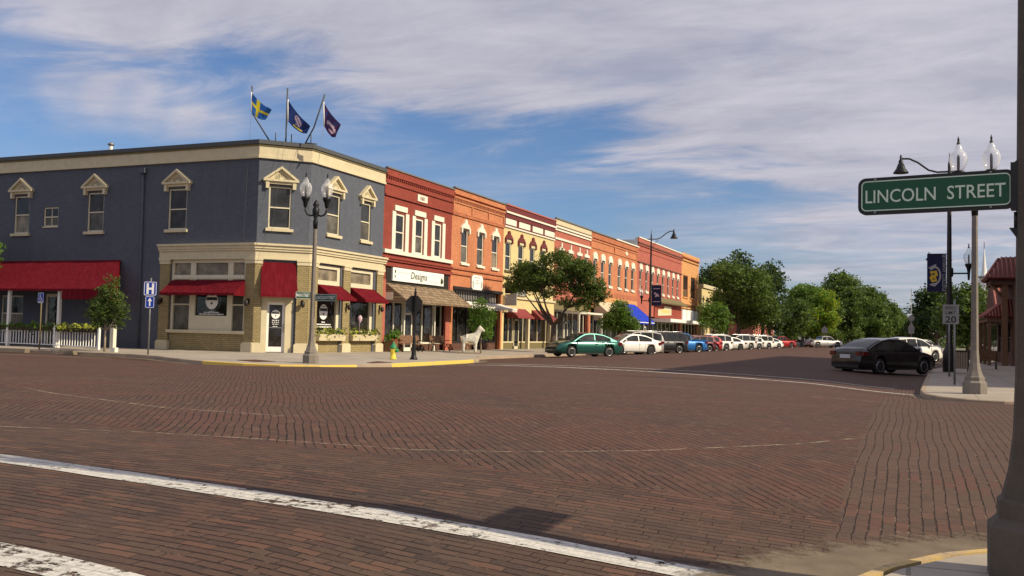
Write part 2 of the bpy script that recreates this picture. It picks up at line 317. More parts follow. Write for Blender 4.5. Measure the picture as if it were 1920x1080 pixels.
def street_brick(t):
    p = pos(t); s = t.n('ShaderNodeSeparateXYZ', ins={0: p}).outputs; x, y = s[0], s[1]
    wob = t.noise(p, .36, 2, .4, out=1); wsep = t.n('ShaderNodeSeparateColor', ins={0: wob}).outputs
    wx = t.m('ADD', x, t.m('MULTIPLY', t.m('SUBTRACT', wsep[0], .5), t.m('SUBTRACT', .34, t.m('MULTIPLY', t.m('GREATER_THAN', x, -.55), .20)))); wy = t.m('ADD', y, t.m('MULTIPLY', t.m('SUBTRACT', wsep[1], .5), .34))
    wf = t.noise(p, 7., 2, .5, out=1); ws2 = t.n('ShaderNodeSeparateColor', ins={0: wf}).outputs
    wx = t.m('ADD', wx, t.m('MULTIPLY', t.m('SUBTRACT', ws2[0], .5), .022)); wy = t.m('ADD', wy, t.m('MULTIPLY', t.m('SUBTRACT', ws2[1], .5), .022))
    rot = lambda a: (t.m('ADD', t.m('MULTIPLY', wx, math.cos(a)), t.m('MULTIPLY', wy, math.sin(a))), t.m('ADD', t.m('MULTIPLY', wx, -math.sin(a)), t.m('MULTIPLY', wy, math.cos(a))))
    a1, a2 = rot(R(-53)); b1, b2 = rot(R(0))
    nz = t.m('MULTIPLY', t.m('SUBTRACT', t.noise(p, 1.2, 2), .5), .5)
    # zones: southern strip in courses along X, eastern strip in courses along Y, the middle laid diagonally
    east = t.m('GREATER_THAN', x, t.m('ADD', -.52, t.m('MULTIPLY', nz, .55)))
    mid = t.m('MULTIPLY', t.m('GREATER_THAN', y, t.m('ADD', 7.75, t.m('ADD', nz, t.m('MULTIPLY', x, -.06)))), t.m('LESS_THAN', y, t.m('ADD', 28.6, nz)))
    north = t.m('GREATER_THAN', y, 7.2)
    cu = t.mix(mid, t.n('ShaderNodeCombineXYZ', ins={0: b1, 1: b2, 2: 0.}).outputs[0], t.n('ShaderNodeCombineXYZ', ins={0: a1, 1: a2, 2: 0.}).outputs[0])
    cu = t.mix(t.m('MULTIPLY', east, north), cu, t.n('ShaderNodeCombineXYZ', ins={0: wy, 1: wx, 2: 0.}).outputs[0])
    cs = t.n('ShaderNodeSeparateXYZ', ins={0: cu}).outputs
    RH, BW = .097, .215
    vr = t.m('DIVIDE', cs[1], RH); row = t.m('FLOOR', vr); fv = t.m('SUBTRACT', vr, row)
    wr_ = t.n('ShaderNodeTexWhiteNoise', noise_dimensions='1D', ins={'W': row}).outputs['Value']
    ur = t.m('ADD', t.m('DIVIDE', cs[0], BW), t.m('ADD', t.m('MULTIPLY', row, .5), t.m('MULTIPLY', wr_, .35))); colm = t.m('FLOOR', ur); fu = t.m('SUBTRACT', ur, colm)
    rr = t.n('ShaderNodeTexWhiteNoise', noise_dimensions='2D', ins={'Vector': t.n('ShaderNodeCombineXYZ', ins={0: colm, 1: row, 2: 0.}).outputs[0]}).outputs['Value']
    ev = t.m('MULTIPLY', t.m('MINIMUM', fv, t.m('SUBTRACT', 1., fv)), RH); eu = t.m('MULTIPLY', t.m('MINIMUM', fu, t.m('SUBTRACT', 1., fu)), BW)
    jn = t.noise(p, 26., 3, .7); jw = t.m('ADD', .002, t.m('MULTIPLY', t.ramp(t.noise(p, 1.6, 3, .6), .3, .75), .0065)); jw = t.m('ADD', jw, t.m('MULTIPLY', t.m('SUBTRACT', jn, .5), .010))
    jv = t.m('SUBTRACT', 1., t.ramp(t.m('SUBTRACT', ev, jw), -.002, .004)); ju = t.m('MULTIPLY', t.m('SUBTRACT', 1., t.ramp(t.m('SUBTRACT', eu, t.m('MULTIPLY', jw, .5)), -.002, .003)), t.ramp(t.noise(p, 3.1, 2), .38, .62))
    joint = t.m('MAXIMUM', jv, ju)
    em = t.m('MULTIPLY', east, north)
    return p, x, y, joint, rr, em, mid
def mat_road():
    m, t, out = new_mat('street_bricks')
    p, x, y, joint, rr, em, mid = street_brick(t)
    patch = t.ramp(t.noise(p, .42, 4, .6), .38, .62); patch2 = t.ramp(t.noise(p, 1.1, 4, .65), .40, .66)
    c = t.mix(rr, (.094, .049, .037), (.140, .073, .054))
    c = t.mix(t.m('MULTIPLY', patch, .55), c, (.076, .060, .046)); c = t.mix(t.m('MULTIPLY', patch2, .5), c, (.150, .064, .044))
    c = t.mix(t.m('MULTIPLY', t.ramp(rr, .80, .95), .5), c, (.040, .035, .032)); c = t.mix(t.m('MULTIPLY', t.ramp(rr, .14, .04), .5), c, (.20, .115, .075))
    c = t.mix(t.m('MULTIPLY', em, .6), c, (.112, .082, .064))
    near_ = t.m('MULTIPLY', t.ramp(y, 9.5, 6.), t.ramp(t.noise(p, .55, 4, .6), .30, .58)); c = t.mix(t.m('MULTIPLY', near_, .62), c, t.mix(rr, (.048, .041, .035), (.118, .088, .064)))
    c = t.mix(t.m('MULTIPLY', t.m('MULTIPLY', t.ramp(y, 11., 6.), t.m('GREATER_THAN', t.m('FRACT', t.m('MULTIPLY', rr, 7.31)), .84)), .55), c, (.185, .098, .062)); c = t.mix(t.m('MULTIPLY', t.m('MULTIPLY', t.ramp(y, 11., 6.), t.m('LESS_THAN', t.m('FRACT', t.m('MULTIPLY', rr, 5.77)), .16)), .5), c, (.040, .034, .031))
    c = t.mix(t.m('MULTIPLY', t.m('MULTIPLY', t.ramp(rr, .55, .75), t.ramp(t.noise(p, .8, 3), .5, .65)), .5), c, (.155, .062, .045))
    far_ = t.ramp(y, 9., 24.); c = t.mix(t.m('MULTIPLY', far_, .55), c, (.118, .066, .052))
    gr = t.noise(p, 38., 3, .7); c = t.mix(t.m('MULTIPLY', t.ramp(gr, .35, .75), .28), c, (.19, .13, .095))
    chip = t.ramp(t.noise(p, 5.5, 5, .75), .655, .70)
    jd = t.mix(t.m('ADD', t.m('MULTIPLY', t.ramp(t.noise(p, 5.2, 5, .8), .53, .62), .85), t.m('MULTIPLY', em, .12), clamp=True), (.012, .009, .007), (.27, .20, .14))
    c = t.mix(t.m('MULTIPLY', joint, t.m('SUBTRACT', .88, t.m('MULTIPLY', far_, .55))), c, jd)
    c = t.mix(t.m('MULTIPLY', chip, .5), c, (.32, .24, .17))
    lane = t.m('MULTIPLY', t.ramp(t.noise(t.n('ShaderNodeMapping', ins={'Vector': p, 'Scale': (.10, .9, 1)}).outputs[0], 1., 4, .6), .50, .66), .22); c = t.mix(lane, c, (.150, .098, .074))
    oil = t.m('MULTIPLY', t.ramp(t.noise(p, .23, 3, .6, .5), .56, .74), .30); c = t.mix(oil, c, (.045, .036, .032))
    h = t.m('SUBTRACT', t.m('ADD', t.m('MULTIPLY', t.noise(p, 14., 3, .6), .5), t.m('MULTIPLY', rr, .35)), t.m('MULTIPLY', joint, 1.2))
    c = t.mix(1.0, c, (.77, .72, .72), 'MULTIPLY')
    bsdf(t, out, c, .82, 0, h, .010, .22)
    m, t, out = new_mat('road_paint')
    p, x, y, joint, rr, em, mid = street_brick(t)
    wn = t.noise(p, 9., 5, .75); wear = t.m('ADD', t.m('MULTIPLY', wn, .75), t.m('MULTIPLY', t.noise(p, .9, 3), .35))
    k = t.m('MULTIPLY', t.ramp(wear, .65, .57), t.m('SUBTRACT', 1., t.m('MULTIPLY', joint, .42)))
    c = t.mix(t.ramp(t.noise(p, 30., 3), .3, .7), (.44, .42, .39), (.60, .58, .53))
    b = bsdf(t, None, c, .8); g = t.n('ShaderNodeBsdfTransparent')
    mx = t.n('ShaderNodeMixShader', ins={0: k, 1: g.outputs[0], 2: b.outputs[0]}); t.l(mx.outputs[0], out.inputs[0])
    m, t, out = new_mat('thin_seam'); p = pos(t)
    k = t.m('MULTIPLY', t.ramp(t.noise(p, 4.5, 6, .85), .42, .60), .55); b = bsdf(t, None, (.46, .38, .27), .9); g = t.n('ShaderNodeBsdfTransparent')
    mx = t.n('ShaderNodeMixShader', ins={0: k, 1: g.outputs[0], 2: b.outputs[0]}); t.l(mx.outputs[0], out.inputs[0])
mat_road()
def mat_conc(name, c, joints=True, size=1.5, stain=.35):
    m, t, out = new_mat(name); p = pos(t)
    f = t.ramp(t.noise(p, .7, 6, .65), .3, .72); g = t.noise(p, 22., 4, .7)
    cc = t.mix(f, tuple(v * .80 for v in c), tuple(v * 1.08 for v in c)); cc = t.mix(t.m('MULTIPLY', t.ramp(g, .4, .8), .25), cc, tuple(v * .6 for v in c))
    cc = t.mix(t.m('MULTIPLY', t.ramp(t.noise(p, 2.4, 5, .7), .58, .72), stain), cc, tuple(v * .5 for v in c))
    h = g
    if joints:
        br = t.n('ShaderNodeTexBrick', offset=0., ins={'Vector': p, 'Color1': (.0, .0, .0, 1), 'Color2': (1, 1, 1, 1), 'Mortar': (.5, .5, .5, 1), 'Scale': 1., 'Mortar Size': .012, 'Brick Width': size, 'Row Height': size})
        cc = t.mix(t.m('MULTIPLY', br.outputs['Fac'], .7), cc, tuple(v * .35 for v in c))
        sc_ = t.n('ShaderNodeSeparateColor', ins={0: br.outputs['Color']}).outputs[0]; cc = t.mix(t.m('MULTIPLY', sc_, .14), cc, tuple(v * .7 for v in c))
        h = t.m('SUBTRACT', t.m('MULTIPLY', g, .2), br.outputs['Fac'])
    bsdf(t, out, cc, .9, 0, h, .006, .3)
mat_conc('pavement_concrete', (.39, .34, .285), stain=.5); mat_conc('curb_concrete', (.36, .28, .205), False); mat_conc('apron_concrete', (.215, .172, .122), False)
def mat_apron():
    m, t, out = new_mat('apron_edge'); p = pos(t); c = t.mix(t.ramp(t.noise(p, 1.6, 6, .7), .3, .7), (.125, .098, .072), (.20, .158, .112))
    b = bsdf(t, None, c, .92, 0, t.noise(p, 20, 4), .004, .2); g = t.n('ShaderNodeBsdfTransparent')
    fd = t.n('ShaderNodeAttribute', attribute_name='fade').outputs['Fac']
    k = t.ramp(t.m('ADD', fd, t.m('MULTIPLY', t.m('SUBTRACT', t.noise(p, 4.5, 6, .8), .5), 1.1)), .98, .62)
    mx = t.n('ShaderNodeMixShader', ins={0: k, 1: g.outputs[0], 2: b.outputs[0]}); t.l(mx.outputs[0], out.inputs[0])
mat_apron()
def mat_yellow():
    m, t, out = new_mat('curb_yellow'); p = pos(t)
    c = t.mix(t.ramp(t.noise(p, 4., 6, .75), .56, .66), (.66, .46, .09), (.42, .34, .22)); bsdf(t, out, c, .7, 0, t.noise(p, 20, 3), .004)
mat_yellow()
def mat_faded():
    m, t, out = new_mat('curb_yellow_faded'); p = pos(t)
    c = t.mix(t.ramp(t.noise(p, 5., 6, .75), .42, .62), (.52, .36, .13), (.36, .27, .17)); bsdf(t, out, c, .85, 0, t.noise(p, 20, 3), .004)
mat_faded()
def mat_ground():
    m, t, out = new_mat('town_ground'); p = pos(t)
    c = t.mix(t.ramp(t.noise(p, .05, 6, .6), .4, .6), (.10, .11, .05), (.16, .14, .09)); bsdf(t, out, c, .95)
mat_ground()
g = MB(); g.quadv([(-3000, -300, -.12), (3000, -300, -.12), (3000, 5000, -.12), (-3000, 5000, -.12)]); tag(g.build('ground', 'town_ground'), kind='structure')
def axis(stops):
    o = []
    for a, b, st in stops:
        n = max(1, round((b - a) / st)); o += [a + (b - a) * i / n for i in range(n)]
    return o + [stops[-1][1]]
def sheet(name, xs, ys, mat, zf, dz=0.):
    me = bpy.data.meshes.new(name); nx, ny = len(xs), len(ys)
    v = [(x, y, zf(x, y) + dz) for y in ys for x in xs]
    f = [(j * nx + i, j * nx + i + 1, (j + 1) * nx + i + 1, (j + 1) * nx + i) for j in range(ny - 1) for i in range(nx - 1)]
    me.from_pydata(v, [], f); me.materials.append(MATS[mat]); me.polygons.foreach_set('use_smooth', [True] * len(f))
    o = bpy.data.objects.new(name, me); col.objects.link(o); return o
tag(sheet('road', axis([(-22.5, 3.5, .5)]), axis([(-25, 2, 1.5), (2, 46, .5), (46, 80, 2), (80, 200, 8), (200, 700, 50)]), 'street_bricks', zr), kind='structure')
ya = axis([(5, 33, .7)])
tag(sheet('cross_road', axis([(-140, -60, 8), (-60, -22.5, 1.2)]), ya, 'street_bricks', zr), kind='structure')
tag(sheet('cross_road_east', axis([(3.5, 12, 1.), (12, 140, 8)]), ya, 'street_bricks', zr), kind='structure')
def stripe(name, pts, wdt, mat, dz=.006, label=None):
    """a painted band draped on the road along a polyline"""
    P = []
    for (ax, ay), (bx, by) in zip(pts, pts[1:]):
        n = max(1, int(math.hypot(bx - ax, by - ay) / .4)); P += [(ax + (bx - ax) * i / n, ay + (by - ay) * i / n) for i in range(n)]
    P.append(pts[-1]); mb = MB(); mb.smooth = True; L = []
    for i, (x, y) in enumerate(P):
        a = P[max(i - 1, 0)]; b = P[min(i + 1, len(P) - 1)]; dx, dy = b[0] - a[0], b[1] - a[1]; k = wdt / 2 / math.hypot(dx, dy)
        w2 = 1 + .06 * math.sin(x * 5.1) + .05 * math.sin(x * 13.7 + y * 3)
        row = []
        for q in (-1, 0, 1):
            X, Y = x - dy * k * q * w2, y + dx * k * q * w2; row.append((X, Y, zr(X, Y) + dz))
        L.append(row)
    for r0, r1 in zip(L, L[1:]):
        for j in (0, 1): mb.quadv([r0[j], r1[j], r1[j + 1], r0[j + 1]])
    return tag(mb.build(name, mat), kind='structure')
stripe('crosswalk_line', [(-22, 6.1), (-12, 5.92), (-7.2, 5.84), (-5.3, 5.74), (-3.8, 5.67), (-3.0, 5.69), (-2.2, 5.76), (-1.45, 5.75), (-.85, 5.7)], .30, 'road_paint')
stripe('crosswalk_line', [(-22, 3.9), (-7, 3.72), (-4.3, 3.62), (-3.2, 3.56), (-1.3, 3.5)], .30, 'road_paint')
stripe('crosswalk_line', [(-18, 32.6), (-12.4, 31.5), (-6.3, 30.0), (-2.9, 28.6), (.15, 27.9)], .30, 'road_paint')
stripe('crosswalk_line', [(-17.8, 34.6), (-12.8, 33.3), (-6.8, 32.5), (-3.2, 31.7), (-.4, 31.0)], .22, 'road_paint')
stripe('crosswalk_line', [(-46, 27.2), (-30, 26.6), (-22.5, 25.9), (-18.5, 26.1)], .20, 'road_paint')
stripe('crosswalk_line', [(-46, 29.2), (-34, 28.7), (-29.0, 28.3)], .20, 'road_paint')
stripe('brick_seam', [(-22, 6.9), (-9.2, 7.49), (-7.5, 8.0), (-5.9, 8.3), (-4.66, 8.45), (-3.73, 8.95), (-2.63, 9.84), (-1.17, 11.53), (-.5, 12.7)], .05, 'thin_seam', .005)
stripe('brick_seam', [(-14.5, 12.2), (-12.98, 11.47), (-9.67, 10.4), (-7.6, 10.4)], .07, 'thin_seam', .005)
stripe('brick_seam', [(-13.7, 21.3), (-5.2, 21.7), (-4.0, 21.0), (-2.1, 20.6), (-.25, 19.4)], .06, 'thin_seam', .005)
for i in range(9):
    y = 50 + i * 7.1
    stripe('parking_line', [(-20.0, y), (-16.6, y + 4.2)], .10, 'road_paint'); 
def offset(pl, d):
    o = []
    for i, (x, y) in enumerate(pl):
        a = pl[max(i - 1, 0)]; b = pl[min(i + 1, len(pl) - 1)]; dx, dy = b[0] - a[0], b[1] - a[1]; k = d / math.hypot(dx, dy)
        o.append((x - dy * k, y + dx * k))
    return o
def dens(pl, st=1.0):
    P = []
    for (ax, ay), (bx, by) in zip(pl, pl[1:]):
        L = math.hypot(bx - ax, by - ay); s_ = st if L < 30 else L / 6
        n = max(1, int(L / s_)); P += [(ax + (bx - ax) * i / n, ay + (by - ay) * i / n) for i in range(n)]
    return P + [pl[-1]]
def curb_run(name, pl, mat, wd=.16, side=1):
    a = dens(pl, .5); b = offset(a, wd * side); mb = MB()
    for i in range(len(a) - 1):
        (x0, y0), (x1, y1), (X0, Y0), (X1, Y1) = a[i], a[i + 1], b[i], b[i + 1]
        t0, t1 = zs(x0, y0) + .004, zs(x1, y1) + .004
        c0 = offset([a[i], a[i + 1]], .02 * side)
        mb.quadv([(x0, y0, -.11), (x1, y1, -.11), (*c0[1], t1 - .02), (*c0[0], t0 - .02)])
        e0 = offset([a[i], a[i + 1]], .05 * side)
        mb.quadv([(*c0[0], t0 - .02), (*c0[1], t1 - .02), (*e0[1], t1), (*e0[0], t0)])
        mb.quadv([(*e0[0], t0), (*e0[1], t1), (X1, Y1, t1), (X0, Y0, t0)])
        mb.quadv([(X0, Y0, t0), (X1, Y1, t1), (X1, Y1, -.1), (X0, Y0, -.1)])
    return tag(mb.build(name, mat, norm=False), kind='structure')
def walk(name, pl, back, side):
    """pavement between the curb and the building line; back(x, y) gives the foot on the building line"""
    a = offset(dens(pl, 1.0), .15 * side); mb = MB(); mb.smooth = True; rows = []
    for x, y in a:
        bx, by = back(x, y); rows.append([(x + (bx - x) * j / 6, y + (by - y) * j / 6) for j in range(7)])
    for r0, r1 in zip(rows, rows[1:]):
        for j in range(6):
            q = [r0[j], r1[j], r1[j + 1], r0[j + 1]]; mb.quadv([(px_, py_, zs(px_, py_)) for px_, py_ in q])
    return tag(mb.build(name, 'pavement_concrete', norm=False), kind='structure')
def backW(x, y):
    if x < -30: return (x, 36.6)
    if y > 42: return (-27.1, y)
    t = min(1, max(0, ((x + 30) * .6 + (y - 27) * .5) / 12)); 
    p0, p1, p2 = (-30, 36.6), (-27.6, 37.2), (-27.1, 42)
    return (p0[0] + (p1[0] - p0[0]) * t * 2, p0[1] + (p1[1] - p0[1]) * t * 2) if t < .5 else (p1[0] + (p2[0] - p1[0]) * (t - .5) * 2, p1[1] + (p2[1] - p1[1]) * (t - .5) * 2)
walk('pavement_northwest', CURB_W, backW, 1)
walk('pavement_northeast', CURB_E, lambda x, y: (x, 30.9) if x > 7 else ((6.9, y) if y > 31 else (6.9, 30.9)), -1)
walk('pavement_southeast', CURB_S, lambda x, y: (30, -25) if y < 7 and x < 1 else (max(30, x), -25), -1)
mw = [p for p in CURB_W]
curb_run('curb', CURB_W[:5], 'curb_concrete'); curb_run('curb', CURB_W[4:7], 'curb_concrete'); curb_run('yellow_curb', [(-23.8, 27.5), (-21.5, 26.9), (-20, 27.0), (-18.9, 27.8), (-18.3, 29.3)], 'curb_yellow')
curb_run('curb', [(-18.3, 29.3), (-18.15, 31.5)], 'curb_concrete'); curb_run('yellow_curb', [(-18.15, 31.5), (-18.3, 36), (-18.45, 39), (-18.6, 39.8)], 'curb_yellow'); curb_run('curb', [(-18.6, 39.8), (-18.9, 41)] + CURB_W[15:], 'curb_concrete')
curb_run('curb', CURB_E, 'curb_concrete', side=-1)
curb_run('yellow_curb', [(-.6, 4.4), (-.42, 5.3), (-.18, 5.95), (.15, 6.5), (.6, 6.95), (1.2, 7.25)], 'curb_yellow_faded', wd=.11, side=-1); curb_run('curb', CURB_S[:3], 'curb_concrete', side=-1); curb_run('curb', CURB_S[7:], 'curb_concrete', side=-1)
# concrete gutter aprons at the near corner and along the far bulb-outs
def apron(name, pl, wd, side, st=.4):
    a = dens(pl, st); b = []
    for i, q in enumerate(offset(a, wd * side)):
        t = .12 * math.sin(i * 1.7) + .08 * math.sin(i * 4.1); b.append((q[0] + t * .5 * side, q[1] + t * .5))
    mb = MB(); mb.smooth = True; fd = []
    for i in range(len(a) - 1):
        for j in range(4):
            q = [(a[i + k][0] + (b[i + k][0] - a[i + k][0]) * s_, a[i + k][1] + (b[i + k][1] - a[i + k][1]) * s_) for k, s_ in ((0, j / 4), (1, j / 4), (1, (j + 1) / 4), (0, (j + 1) / 4))]
            mb.quadv([(X, Y, zr(X, Y) + .008) for X, Y in q]); fd += [j / 4, j / 4, (j + 1) / 4, (j + 1) / 4]
    o = mb.build(name, 'apron_edge', norm=False); at = o.data.attributes.new('fade', 'FLOAT', 'POINT'); at.data.foreach_set('value', fd)
    return tag(o, kind='structure')
apron('gutter_apron', [(-.65, 3), (-.6, 4.4), (-.42, 5.3), (-.18, 5.95), (.15, 6.5), (.6, 6.95), (1.2, 7.25), (6, 7.6)], 1.0, 1)
apron('gutter_apron', CURB_W[2:16], .5, -1, 1.)
apron('gutter_apron', CURB_E[1:9], .3, 1, 1.)
# ================================================================ BUILDINGS
FL = F((0, 36, 0), (1, 0, 0), (0, -1, 0))              # u = x
FR = F((-26.5, 0, 0), (0, 1, 0), (1, 0, 0))            # u = y
_q = 2 ** -.5
FC = F((-28.22, 36, 0), (_q, _q, 0), (_q, -_q, 0))     # chamfered corner, u 0..2.43
def boxes(name, mat, fr, L, parent):
    if name in ('porch_post', 'canopy_post', 'column', 'brick_pier', 'frieze_panel', 'panel_rib') and len(L) > 1:
        for b in L: r_ = MB().box(fr, *b).build(name, mat, parent)
        return r_
    mb = MB()
    for b in L: mb.box(fr, *b)
    return mb.build(name, mat, parent)
def window(fr, parent, u0, u1, z0, z1, frame='cream_frame', pane=('glass', 'glass_shade'), rail=.5, fw=.07, n=-.10, muntin=0, name='window'):
    """double hung sash in a wall hole: frame part with two panes"""
    mb = MB(); mb.box(fr, u0, u0 + fw, n - .05, n + .05, z0, z1).box(fr, u1 - fw, u1, n - .05, n + .05, z0, z1).box(fr, u0 + fw, u1 - fw, n - .05, n + .05, z0, z0 + fw).box(fr, u0 + fw, u1 - fw, n - .05, n + .05, z1 - fw, z1)
    zm = z0 + (z1 - z0) * rail
    if rail: mb.box(fr, u0 + fw, u1 - fw, n - .04, n + .045, zm - .03, zm + .03)
    for i in range(muntin):
        u = u0 + (u1 - u0) * (i + 1) / (muntin + 1); mb.box(fr, u - .02, u + .02, n - .04, n + .03, z0 + fw, z1 - fw)
    w_ = mb.build(name, frame, parent)
    if rail:
        for a, b, k in ((zm + .03, z1 - fw, 0), (z0 + fw, zm - .03, 1)):
            dn = -.01 if k else .015
            m2 = MB(); m2.quadv([fr(u0 + fw, n + dn, a), fr(u1 - fw, n + dn, a), fr(u1 - fw, n + dn, b), fr(u0 + fw, n + dn, b)]); m2.build('pane', pane[k] if (k == 0 or pane[1] != 'glass_shade') else rnd.choice(['glass_shade', 'glass_shade', 'glass', 'glass_blind']), w_)
    else:
        m2 = MB(); m2.quadv([fr(u0 + fw, n, z0 + fw), fr(u1 - fw, n, z0 + fw), fr(u1 - fw, n, z1 - fw), fr(u0 + fw, n, z1 - fw)]); m2.build('pane', pane[0], w_)
    return w_
def sill(fr, w_, u0, u1, z, mat='cream', e=.12, h=.14, pr=.12):
    MB().box(fr, u0 - e, u1 + e, -.02, pr, z - h, z).build('sill', mat, w_)
def pediment(fr, w_, u0, u1, z1):
    """triangular hood with brackets and a sunburst"""
    uc = (u0 + u1) / 2; hw = (u1 - u0) / 2 + .30; zb = z1 + .28; zt = z1 + .95
    mb = MB(); mb.box(fr, uc - hw + .08, uc + hw - .08, 0, .12, z1 + .10, zb - .06); mb.box(fr, uc - hw, uc + hw, 0, .22, zb - .06, zb + .04)
    mb.prism(fr, [(uc - hw + .1, zb + .04), (uc + hw - .1, zb + .04), (uc, zt - .10)], 0, .07)
    for sgn in (-1, 1):
        mb.prism(fr, [(uc + sgn * (hw + .02), zb + .03), (uc + sgn * (hw - .16), zb + .04), (uc, zt - .13), (uc, zt)], 0, .22)
        a = uc + sgn * (hw - .2); mb.prism(fr, [(a - .08, z1 - .12), (a + .08, z1 - .12), (a + .08, zb - .06), (a - .08, zb - .06)], 0, .17)
    hd = mb.build('hood', 'cream', w_)
def sunburst(fr, w_, uc, z, r=.30):
    mb = MB()
    for k in range(7):
        a = math.pi * (k + .5) / 7; c, s_ = math.cos(a), math.sin(a); w2 = .022
        mb.prism(fr, [(uc + c * .12 - s_ * .008, z + s_ * .12 + c * .008), (uc + c * .12 + s_ * .008, z + s_ * .12 - c * .008), (uc + c * r + s_ * w2, z + s_ * r * .9 - c * w2), (uc + c * r - s_ * w2, z + s_ * r * .9 + c * w2)], .06, .078)
    mb.build('sunburst', 'olive_trim', w_)
# ---------------------------------------------------------------- blue corner building
B = thing('corner_building', 'dark blue two-storey corner building with cream cornice, triangular window hoods and a chamfered corner door', 'building', (-36, 40, .2))
LW = [(-33.6, -32.45), (-38.92, -37.82), (-44.15, -43.05), (-49.4, -48.3), (-54.6, -53.5)]
holesL = [(a, b, 6.1, 8.1) for a, b in LW] + [(-42.0, -40.95, 6.42, 7.45), (-33.25, -28.75, .1, 4.66), (-41.6, -40.6, .1, 2.9), (-44.8, -43.2, .9, 2.8)]
mb = MB(); mb.wall(FL, -62, -28.22, .1, 10.1, [h for h in holesL if h[2] < 10])
mb.wall(FC, 0, 2.43, .1, 10.1, [(.50, 1.55, 6.1, 8.1), (.33, 1.80, .1, 4.5)], depth=.3)
RWs = [(39.2, 40.3), (42.3, 43.25)]
mb.wall(FR, 37.72, 44.6, .1, 10.1, [(a, b, 6.1, 8.1) for a, b in RWs] + [(38.5, 40.55, .1, 4.55), (41.45, 43.75, .1, 4.55)], depth=.3)
mb.build('wall', 'blue_wall', B, norm=False)
mb = MB(); mb.quadv([(-62, 36.05, 10.0), (-28.25, 36.05, 10.0), (-26.6, 37.75, 10.0), (-26.6, 44.6, 10.0), (-26.6, 56, 10.0), (-62, 56, 10.0)])
mb.quadv([(-62, 36, 0), (-62, 56, 0), (-62, 56, 10), (-62, 36, 10)]); mb.build('roof', 'roof_grey', B, norm=False)
# joined mouldings follow the three faces: mitred bands
def band(n0, n1, z0, z1, ul=-62, ur=44.6):
    """closed band round the three faces, mitred at the corners"""
    k = math.tan(R(22.5))
    def path(n): return [(ul, 36 - n), (-28.22 + n * k, 36 - n), (-26.5 + n, 37.72 - n * k), (-26.5 + n, ur)]
    a, b = path(n0), path(n1); mb = MB()
    for i in range(3): mb.hexa([(*a[i], z0), (*a[i + 1], z0), (*b[i + 1], z0), (*b[i], z0), (*a[i], z1), (*a[i + 1], z1), (*b[i + 1], z1), (*b[i], z1)])
    return mb
band(0, .06, 9.50, 9.96).build('frieze', 'cream', B); band(0, .11, 9.38, 9.50).build('lower_moulding', 'cream', B); band(.0, .10, 9.96, 10.05).build('upper_moulding', 'olive_trim', B); band(-.25, .16, 10.05, 10.24).build('coping', 'coping', B)
def wband(n0, n1, z0, z1): return band(n0, n1, z0, z1, -33.95, 44.75)
wband(0, .10, 4.70, 5.10).build('entablature', 'cream', B); wband(0, .17, 5.02, 5.12).build('moulding', 'cream', B)
wband(0, .30, 5.26, 5.36).build('cornice', 'cream', B); wband(0, .22, 5.12, 5.26).build('moulding', 'cream', B); wband(0, .14, 4.62, 4.70).build('moulding', 'cream', B)
def pil(fr, u0, u1, name='pilaster'):
    p = MB().box(fr, u0, u1, 0, .09, .2, 4.40).build(name, 'tan_brick', B)
    MB().box(fr, u0 - .03, u1 + .03, 0, .16, 4.56, 4.63).box(fr, u0 - .015, u1 + .015, 0, .13, 4.40, 4.56).build('capital', 'cream', p)
    MB().prism(fr, [(u0 - .07, .2), (u1 + .07, .2), (u1 + .07, .62), (u1 - .02, .70), (u0 + .02, .70), (u0 - .07, .62)], 0, .17).build('base_block', 'cream', p)
    return p
pil(FL, -33.88, -33.28); pil(FL, -28.72, -28.22 + .03); pil(FC, .0 - .03, .30); pil(FC, 1.92, 2.46); pil(FR, 37.69, 38.45); pil(FR, 40.70, 41.35); pil(FR, 43.95, 44.60)
for (a, b), sb in zip(LW, (1, 1, 1, 1, 1)):
    w_ = window(FL, B, a, b, 6.1, 8.1); sill(FL, w_, a, b, 6.1); pediment(FL, w_, a, b, 8.1); sunburst(FL, w_, (a + b) / 2, 8.43)
w_ = window(FL, B, -42.0, -40.95, 6.42, 7.45, muntin=1); sill(FL, w_, -42, -40.95, 6.42, e=.03, h=.05, pr=.04)
w_ = window(FC, B, .50, 1.55, 6.1, 8.1); sill(FC, w_, .5, 1.55, 6.1); pediment(FC, w_, .5, 1.55, 8.1); sunburst(FC, w_, 1.025, 8.43)
for a, b in RWs:
    w_ = window(FR, B, a, b, 6.1, 8.1); sill(FR, w_, a, b, 6.1); pediment(FR, w_, a, b, 8.1); sunburst(FR, w_, (a + b) / 2, 8.43)
# left shop window
boxes('bulkhead', 'tan_brick', FL, [(-33.25, -28.75, -.22, -.02, .1, 1.07)], B); boxes('window_ledge', 'cream', FL, [(-33.38, -28.68, -.2, .10, 1.07, 1.22)], B)
sw = boxes('shop_window', 'cream_frame', FL, [(-33.25, -33.12, -.2, -.05, 1.22, 4.66), (-28.88, -28.75, -.2, -.05, 1.22, 4.66), (-32.12, -31.78, -.2, -.06, 1.22, 3.72), (-29.85, -29.55, -.2, -.06, 1.22, 3.72), (-33.12, -28.88, -.2, -.02, 3.66, 3.87), (-33.12, -28.88, -.2, -.05, 4.46, 4.66), (-32.1, -31.8, -.2, -.06, 3.87, 4.46), (-29.85, -29.55, -.2, -.06, 3.87, 4.46), (-33.12, -32.12, -.18, -.08, 2.42, 2.48), (-29.55, -28.88, -.18, -.08, 2.42, 2.48), (-31.78, -29.85, -.2, -.07, 1.22, 1.92)], B)
